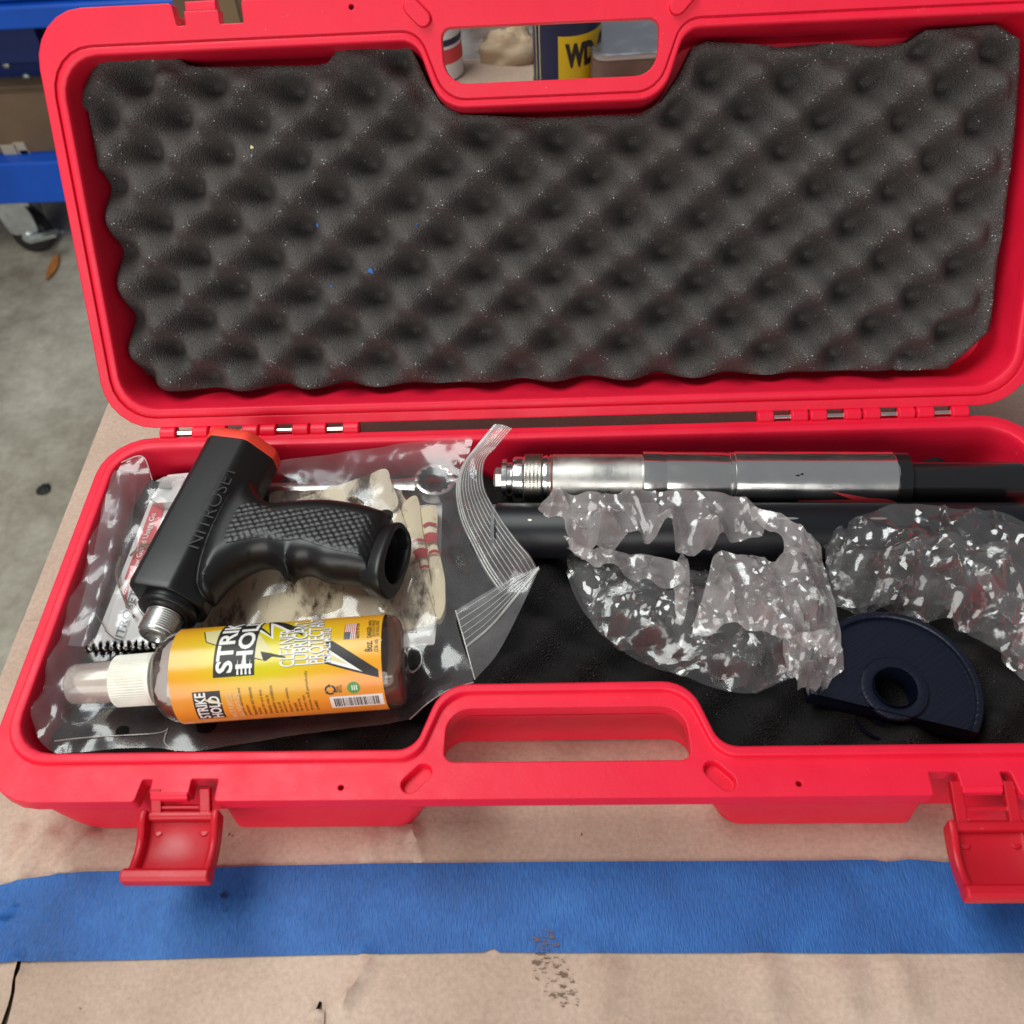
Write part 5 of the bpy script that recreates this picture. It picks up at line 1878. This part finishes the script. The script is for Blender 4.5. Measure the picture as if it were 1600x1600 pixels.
# upper mouth of the bag standing over the tube
sheet('mouth_fold', [(841, 796, .014), (850, 784, .018), (872, 769, .022), (930, 768, .026), (1000, 766, .029), (1070, 766, .031), (1120, 768, .031), (1160, 778, .029), (1200, 800, .026), (1196, 822, .022), (1186, 842, .016), (1150, 848, .014), (1110, 862, .012), (1078, 872, .010), (1060, 866, .009), (1010, 856, .008), (950, 866, .004), (905, 872, .000), (885, 855, .003), (862, 825, .008)],
      [(950, 800, .032), (1050, 805, .036), (1120, 810, .035), (1000, 835, .022), (900, 820, .018)], [M_CRUMP], CB, .0018, fold=(41, .0017, 5, 16.0, 1.5, .22, .4), lines=[(850, 790, 985, 860), (870, 772, 905, 865), (960, 775, 1000, 850), (1010, 775, 1030, 850), (1110, 770, 1170, 835), (1060, 790, 1180, 800)], crease=(30, .0028, .0018, 3), angle=16)
sheet('mouth_fold', [(846, 800, .012), (872, 830, .008), (895, 862, .003), (925, 884, .000), (985, 905, .002), (1040, 920, .004), (1070, 905, .006), (1062, 880, .008), (1020, 868, .008), (950, 858, .007), (890, 840, .009), (862, 812, .012)],
      [(960, 880, .009), (1020, 890, .010)], [M_CRUMP], CB, .0018, fold=(43, .0028, 5, 26.0, 1.4, .2, .5), crease=(16, .0025, .0012, 4), angle=16)
# right-hand side of the opening
sheet('mouth_fold', [(1172, 796, .026), (1215, 802, .028), (1250, 822, .028), (1280, 848, .024), (1287, 880, .020), (1300, 930, .012), (1311, 975, .006), (1314, 1010, .002), (1300, 1030, .002), (1262, 1010, .008), (1215, 1000, .010), (1170, 985, .012), (1140, 975, .012), (1105, 995, .008), (1082, 988, .006), (1096, 940, .012), (1108, 895, .016), (1116, 868, .020), (1132, 862, .022), (1158, 872, .022), (1180, 868, .022), (1205, 884, .022), (1224, 862, .024), (1222, 838, .025), (1196, 826, .025)],
      [(1240, 860, .034), (1260, 920, .028), (1200, 930, .030), (1140, 910, .026), (1230, 970, .020)], [M_CRUMP], CB, .0017, fold=(47, .0034, 6, 22.0, 1.4, .22, .5), lines=[(1215, 810, 1290, 960), (1240, 830, 1270, 900), (1120, 890, 1150, 985), (1180, 880, 1210, 1000)], crease=(34, .0032, .0014, 5), angle=16)
sheet('mouth_fold', [(1066, 864, .006), (1076, 880, .010), (1078, 910, .010), (1074, 945, .006), (1066, 975, .002), (1056, 960, .002), (1052, 920, .005), (1056, 885, .008)], [(1066, 915, .013)], [M_CRUMP], CB, .0018, fold=(48, .0022, 4, 50.0, 1.4, .2, .5), angle=16)
sheet('corner_fold', [(1224, 1000, .006), (1262, 992, .012), (1290, 985, .014), (1312, 1010, .008), (1319, 1045, .000), (1300, 1062, -.004), (1288, 1080, -.008), (1264, 1088, -.010), (1246, 1078, -.010), (1232, 1058, -.006), (1226, 1030, .000)],
      [(1268, 1030, .016), (1285, 1050, .008), (1250, 1060, .002)], [M_CRUMP], CB, .0016, fold=(53, .0036, 6, 32.0, 1.4, .2, .55), crease=(26, .0025, .0012, 6), angle=16)

CB2 = thing('crumpled_bag', 'clear crumpled bag over the black tube at the right end of the case', 'plastic bag', P(1460, 900, -.01), 'crumpled clear plastic bags')
sheet('film', [(1286, 850, .004), (1310, 826, .010), (1350, 804, .016), (1400, 788, .018), (1450, 788, .018), (1500, 796, .018), (1560, 800, .016), (1610, 822, .014), (1650, 900, .004), (1650, 1080, -.010), (1604, 1066, -.012), (1570, 1040, -.012), (1540, 1006, -.012), (1500, 988, -.013), (1450, 975, -.013), (1400, 968, -.014), (1345, 962, -.014), (1306, 948, -.012), (1294, 900, -.004)],
      [(1360, 860, .018), (1420, 850, .024), (1480, 870, .024), (1540, 880, .020), (1400, 930, .002), (1480, 945, .004), (1560, 970, .004), (1600, 1000, .002)], [M_CRUMP2], CB2, .0018, fold=(61, .0052, 6, 17.0, 1.42, .2, .55), lines=[(1330, 905, 1410, 850), (1405, 950, 1425, 850), (1350, 915, 1470, 925), (1300, 870, 1340, 830), (1465, 800, 1475, 960), (1480, 900, 1530, 935), (1450, 860, 1520, 810), (1520, 870, 1600, 950)], crease=(40, .0036, .0012, 7), angle=16)
sheet('film', [(1296, 870, -.002), (1340, 820, .004), (1420, 800, .010), (1500, 806, .010), (1600, 840, .006), (1620, 1050, -.014), (1530, 1000, -.015), (1420, 970, -.016), (1310, 945, -.015)],
      [(1400, 880, .008), (1500, 910, .006)], [M_CRUMP2], CB2, .0022, fold=(67, .0046, 5, 20.0, 1.4, .2, .55), crease=(14, .0030, .0014, 8), angle=16)
sheet('mouth_fold', [(1500, 866, .018), (1540, 888, .020), (1600, 930, .018), (1640, 980, .010), (1640, 1090, -.008), (1600, 1066, -.010), (1575, 1020, -.004), (1560, 960, .006), (1530, 915, .012)],
      [(1590, 980, .016)], [M_CRUMP2], CB2, .0018, fold=(71, .0040, 6, 22.0, 1.4, .2, .5), crease=(20, .0030, .0014, 9), angle=16)

# ================================================================== BEHIND THE CASE
def upright(name, px, py, z0, prof, mat, parent, n=48):
    c = P(px, py, z0)
    m = MB(); m.lathe(c, UP, prof, n)
    return m.build(name, mat, parent, 35), c


# spray can seen through the lid handle
cz = TABLE
cc = P(886, 127, TABLE)
can = thing('spray_can', 'dark blue spray can with a yellow panel, standing behind the case', 'spray can', cc)
M_CANBLUE = simple('navy_can_paint', (0.006, 0.012, 0.055), 0.28, var=0.15, vscale=30)
M_CANYEL = simple('yellow_can_print', (0.72, 0.50, 0.006), 0.32)
CR = 0.0318
m = MB(); m.lathe(cc, UP, [(0, CR - .003), (.001, CR), (.004, CR + .0008), (.007, CR), (.165, CR), (.168, CR + .0006), (.171, CR), (.182, CR - .006), (.190, .016), (.190, .012)], 72)
m.build('can_body', M_CANBLUE, can, 30)
m = MB(); m.lathe(cc + UP * .19, UP, [(0, .012), (.004, .0125), (.012, .010), (.013, .004)], 40); m.build('nozzle', simple('red_nozzle', (.55, .02, .02), .4), can, 30)
# a frame on the can wall facing the camera
tocam = Vector((CAM.x - cc.x, CAM.y - cc.y, 0)).normalized()
sd = Vector((-tocam.y, tocam.x, 0))              # towards the right of the picture


def canpt(px, py, lift=.0003):
    d = ray(px, py).normalized(); o = CAM - cc; r = CR
    A = d.x ** 2 + d.y ** 2; B = 2 * (d.x * o.x + d.y * o.y); C_ = o.x ** 2 + o.y ** 2 - r * r
    D_ = B * B - 4 * A * C_
    t = (-B - math.sqrt(max(0, D_))) / (2 * A)
    q = o + d * t
    return (math.atan2(q.dot(sd), q.dot(tocam)) * r, q.z)


def canwrap(name, v, f, mat, lift):
    v, f = cut_strips(v, f, .0025)
    return mesh(name, [cc + (tocam * math.cos(s / CR) + sd * math.sin(s / CR)) * (CR + lift) + UP * z for s, z in ((q[0], q[1]) for q in v)], f, mat, can, 60)


s0, z0 = canpt(872, 57); s1, z1 = canpt(872, 130)
e1 = .033
canwrap('yellow_panel', [(s0, z1 - .05), (s0 + .052, z1 - .05), (s0 + .052, z0), (s0, z0)], [(0, 1, 2, 3)], M_CANYEL, .0002)
ta, tz0 = canpt(883, 107); tb_, tz1 = canpt(883, 68)
v, f = glyphs('WD-40', .065)
canwrap('can_name', [(ta + .050 * x, tz0 + (tz1 - tz0) * y) for x, y in v], f, M_INK, .0005)
for px in (838, 843):
    a_, _ = canpt(px, 80)
    canwrap('can_stripe', [(a_, .01), (a_ + .0011, .01), (a_ + .0011, .165), (a_, .165)], [(0, 1, 2, 3)], M_CREAMINK, .0003)

# grey tin to its right, nearer
tc = P(1000, 128, TABLE)
tin = thing('metal_tin', 'grey metal tin with a brown side, right of the blue spray can', 'tin', tc)
M_TINTOP = metal_mat('brushed_tin', (0.55, 0.57, 0.62), 0.35, stretch=(40, 500, 40), bstr=.2)
M_TINSIDE = simple('brown_tin_side', (0.17, 0.105, 0.085), 0.45, var=.25, vscale=40)
tp_ = PY(930, 85, tc.y - .03)
tzz = max(.03, tp_.z - TABLE)
f0 = tc + Vector((-.048, -.035, 0))
tq = contour([(f0.x, f0.y, .014), (f0.x + .11, f0.y + .004, .014), (f0.x + .11, f0.y + .10, .014), (f0.x, f0.y + .10, .014)], 6)
m = MB(); m.rings([[Vector((q.x, q.y, TABLE + z)) for q in tq] for z in (.0, tzz - .003)], cap0=True); m.build('tin_side', M_TINSIDE, tin, 30)
cxx = sum(q.x for q in tq) / len(tq); cyy = sum(q.y for q in tq) / len(tq)
m = MB(); m.rings([[Vector((cxx + (q.x - cxx) * k, cyy + (q.y - cyy) * k, TABLE + tzz + z)) for q in tq] for k, z in ((1.012, -.004), (1.02, -.002), (1.01, .0005), (.97, .0012), (.95, -.0002))], cap1=True); m.build('tin_lid', M_TINTOP, tin, 30)

# pale plastic bag and a white bottle to the left
PB = thing('pale_bag', 'pale grey plastic bag with tan contents, left of the blue spray can', 'plastic bag', P(770, 110, TABLE))
M_PALEBAG = simple('pale_grey_bag', (0.52, 0.51, 0.50), 0.22, spec=.6, bscale=25, bstr=.7, bdist=.01, var=.25, vscale=10)
M_TAN = simple('tan_sack', (0.42, 0.31, 0.20), 0.6, bscale=30, bstr=.5, bdist=.006, var=.2, vscale=12)
bc0 = P(775, 100, TABLE)


def lump(name, c, sx, sy, sz, seed, mat, parent, amp=.2):
    m = MB(); rings = []
    for i in range(15):
        ph = math.pi / 2 * i / 14
        ring = []
        for k in range(36):
            a = 2 * math.pi * k / 36
            d = Vector((math.cos(a) * math.cos(ph), math.sin(a) * math.cos(ph), math.sin(ph)))
            r = 1 + amp * noise.noise(d * 2.1 + Vector((seed, 0, 0))) + amp * .5 * abs(noise.noise(d * 5 + Vector((0, seed, 0))))
            ring.append(Vector(c) + Vector((d.x * sx, d.y * sy, d.z * sz)) * r)
        rings.append(ring)
    m.rings(rings, cap1=True)
    return m.build(name, mat, parent, 50)


lump('bag_body', bc0 + Vector((-.004, .075, 0)), .075, .060, .085, 3.0, M_PALEBAG, PB, .35)
lump('tan_lump', bc0 + Vector((.016, .014, 0)), .034, .020, .028, 8.0, M_TAN, PB, .3)
wb, wc = upright('white_bottle', 689, 114, TABLE, [(0, .020), (.002, .023), (.06, .023), (.065, .0225), (.10, .0225), (.112, .016), (.12, .010), (.135, .010), (.136, .006)], simple('white_bottle_plastic', (.66, .68, .68), .35), None)
tag(wb, 'small white bottle with a blue and red label, seen at the handle edge', 'bottle')
tcw = Vector((CAM.x - wc.x, CAM.y - wc.y, 0)).normalized(); sdw = Vector((-tcw.y, tcw.x, 0))
for z0, z1, mt in ((.035, .041, M_NAVYINK), (.018, .032, M_CARDRED)):
    m = MB(); m.rings([[wc + (tcw * math.cos(a) + sdw * math.sin(a)) * .0232 + UP * z for a in (-1.5 + 3.0 * k / 24 for k in range(25))] for z in (z0, z1)], close=False)
    m.build('label_band', mt, wb, 60)

# blue cart on castors beyond the table
CY = 1.38
yaw = rad(0)
cart = thing('tool_cart', 'blue steel cart on castors, standing on the floor behind the table', 'cart', (-1.3, CY, FLOOR))


def beam(name, pts, y, depth, mat, parent=cart, bev=.004):
    (xa, zt0, zb0), (xb, zt1, zb1) = pts
    m = MB()
    sec = lambda x, zt, zb: [Vector((x, y, zt - bev)), Vector((x, y + bev, zt)), Vector((x, y + depth, zt)), Vector((x, y + depth, zb)), Vector((x, y + bev, zb)), Vector((x, y, zb + bev))]
    m.rings([sec(xa, zt0, zb0), sec(xb, zt1, zb1)], cap0=True, cap1=True)
    return m.build(name, mat, parent, 25)


ua, ub = PY(20, 11, CY), PY(20, 48, CY)
la_, lb2 = PY(20, 256, CY), PY(20, 320, CY)
X0, X1 = -1.95, -0.35
beam('upper_rail', [(X0, ua.z, ub.z), (X1, ua.z, ub.z)], CY, .05, M_BLUE)
beam('upper_ledge', [(X0, ua.z + .030, ua.z + .004), (X1, ua.z + .030, ua.z + .004)], CY + .012, .5, M_BLUE)
beam('bottom_shelf', [(X0, la_.z, lb2.z), (X1, la_.z, lb2.z)], CY, .55, M_BLUE)
g0_, g1_ = PY(30, 84, CY + .10), PY(30, 150, CY + .10)
beam('inner_panel', [(X0, g0_.z, g1_.z), (X1, g0_.z, g1_.z)], CY + .10, .02, M_DARKBLUE)
q = PY(18, 60, CY + .06)
beam('bracket', [(q.x - .05, q.z + .06, q.z - .05), (q.x + .05, q.z + .06, q.z - .05)], CY + .06, .03, M_DARKBLUE)
beam('back_panel', [(X0, ub.z, lb2.z), (X1, ub.z, lb2.z)], CY + .53, .02, M_RUBBER)
for px, py in ((29, 90), (10, 101), (42, 120), (25, 131), (37, 49)):
    q = PY(px, py, CY + .098)
    m = MB(); m.lathe(q, (0, -1, 0), [(0, .008), (.002, .008), (.004, .0065), (.005, .003)], 8); m.build('screw', M_GALV, cart, 30)
bx0, bx1 = PY(0, 152, CY + .03), PY(0, 246, CY + .03)
cb = thing('cardboard_box', 'flat brown cardboard box on the bottom shelf of the blue cart', 'box', (-1.2, CY + .2, la_.z))
m = MB(); m.box((-1.25, CY + .25, (bx0.z + la_.z) / 2 + .001), (.62, .21, (bx0.z - la_.z) / 2 - .001)); m.build('box_body', M_CARDBOARD, cb, 30)
m = MB(); m.box((-1.25, CY + .25, bx0.z + .003), (.60, .19, .0025)); m.build('top_flap', M_CARDBOARD, cb, 30)
for px, py, w, h in ((17, 238, .016, .017), (33, 232, .012, .014), (40, 240, .010, .008)):
    q = PY(px, py, CY + .038)
    m = MB(); m.box(q, (w, .001, h)); m.build('pale_sticker', simple('pale_sticker', (.42, .36, .27), .7), cb, 30)
q0, q1 = PY(259, -30, 1.10), PY(420, 10, 1.10)
cb2 = thing('cardboard_box', 'tall dark brown cardboard box on the floor, seen through the lid notch', 'box', (q0.x, 1.2, FLOOR))
m = MB(); m.box(((q0.x + q1.x) / 2, 1.20, (q0.z + FLOOR) / 2), ((q1.x - q0.x) / 2, .10, (q0.z - FLOOR) / 2)); m.build('box_body', M_CARDBOARD, cb2, 30)
m = MB(); m.box(((q0.x + q1.x) / 2, 1.098, (q0.z + FLOOR) / 2), (.024, .001, (q0.z - FLOOR) / 2 - .01)); m.build('packing_tape', simple('packing_tape', (.20, .13, .07), .3), cb2, 30)
# castor under the near corner
kc = PY(22, 330, CY + .03)
ct = []
castor_parts = cart
m = MB(); m.box((kc.x + .01, CY + .04, lb2.z - .004), (.045, .035, .0035)); m.build('castor_plate', M_GALV, cart, 20)
fz = lb2.z - .008
m = MB()
sec = contour([(-.030, 0, .006), (.030, 0, .006), (.036, -.03, .01), (.034, -.075, .014), (-.030, -.075, .014), (-.036, -.03, .01)], 4)
for yy in (CY + .012, CY + .066):
    v, f = fillpoly([sec])
    for o_ in (0, .004): m.add([(kc.x + .008 + q[0], yy + o_, fz + q[1]) for q in v], f)
    m.rings([[Vector((kc.x + .008 + q.x, yy + o_, fz + q.y)) for q in sec] for o_ in (0, .004)])
m.box((kc.x + .008, CY + .041, fz - .003), (.028, .028, .003))
m.build('castor_fork', M_GALV, cart, 30)
wzc = FLOOR + .042
m = MB(); m.lathe((kc.x + .012, CY + .022, wzc), (0, 1, 0), [(0, .030), (0, .038), (.003, .042), (.033, .042), (.036, .038), (.036, .030)], 48); m.build('castor_wheel', M_RUBBER, cart, 40)
m = MB(); m.lathe((kc.x + .012, CY + .006, wzc + .006), (0, 1, 0), [(0, .005), (.001, .011), (.006, .012)], 16); m.build('axle_bolt', M_GALV, cart, 30)
m = MB()
m.box((kc.x + .058, CY - .004, wzc + .018), (.034, .010, .004), Matrix.Rotation(rad(-12), 3, 'Y')); m.build('brake_lever', M_GALV, cart, 30)

# bits on the floor
q = P(81, 420, FLOOR)
m = MB()
rows = []
for k in range(9):
    t = k / 8
    c = q + Vector((.006 * math.sin(t * 2), .045 - .09 * t, .002))
    w = .011 * math.sin(math.pi * (0.08 + .84 * t))
    rows.append([c + Vector((-w, 0, .004)), c + Vector((0, 0, .001)), c + Vector((w, 0, .005))])
m.rings(rows, close=False)
tag(m.build('dry_leaf', simple('dry_leaf', (.42, .15, .03), .7, var=.3, vscale=60), None, 60), 'curled orange dry leaf on the concrete floor near the castor', 'leaf')
for (px, py, r, lab_) in ((68, 766, .012, 'small black spot of grit on the concrete floor'), (97, 362, .007, 'pale pebble on the shaded concrete floor under the cart')):
    c = P(px, py, FLOOR)
    o = lump('grit', c, r, r, r * .6, px * .1, M_RUBBER if r > .01 else M_CARD, None, .3)
    tag(o, lab_, 'grit')
# white scrape marks on the concrete
for name, pts, w in (('paint_mark', [(92, 862), (82, 884), (76, 896), (73, 908)], .004), ('paint_mark', [(19, 1045), (13, 1070), (9, 1100), (2, 1112)], .012)):
    ln = smooth_line([P(a, b, FLOOR + .003) for a, b in pts], 6)
    rows = []
    for k, c in enumerate(ln):
        t = k / (len(ln) - 1)
        rows.append([c + Vector((-w * math.sin(math.pi * (t * .9 + .05)), 0, 0)), c + Vector((w * math.sin(math.pi * (t * .9 + .05)), 0, 0))])
    o = MB().rings(rows, close=False).build(name, M_CARD, None, 60); o['kind'] = 'structure'
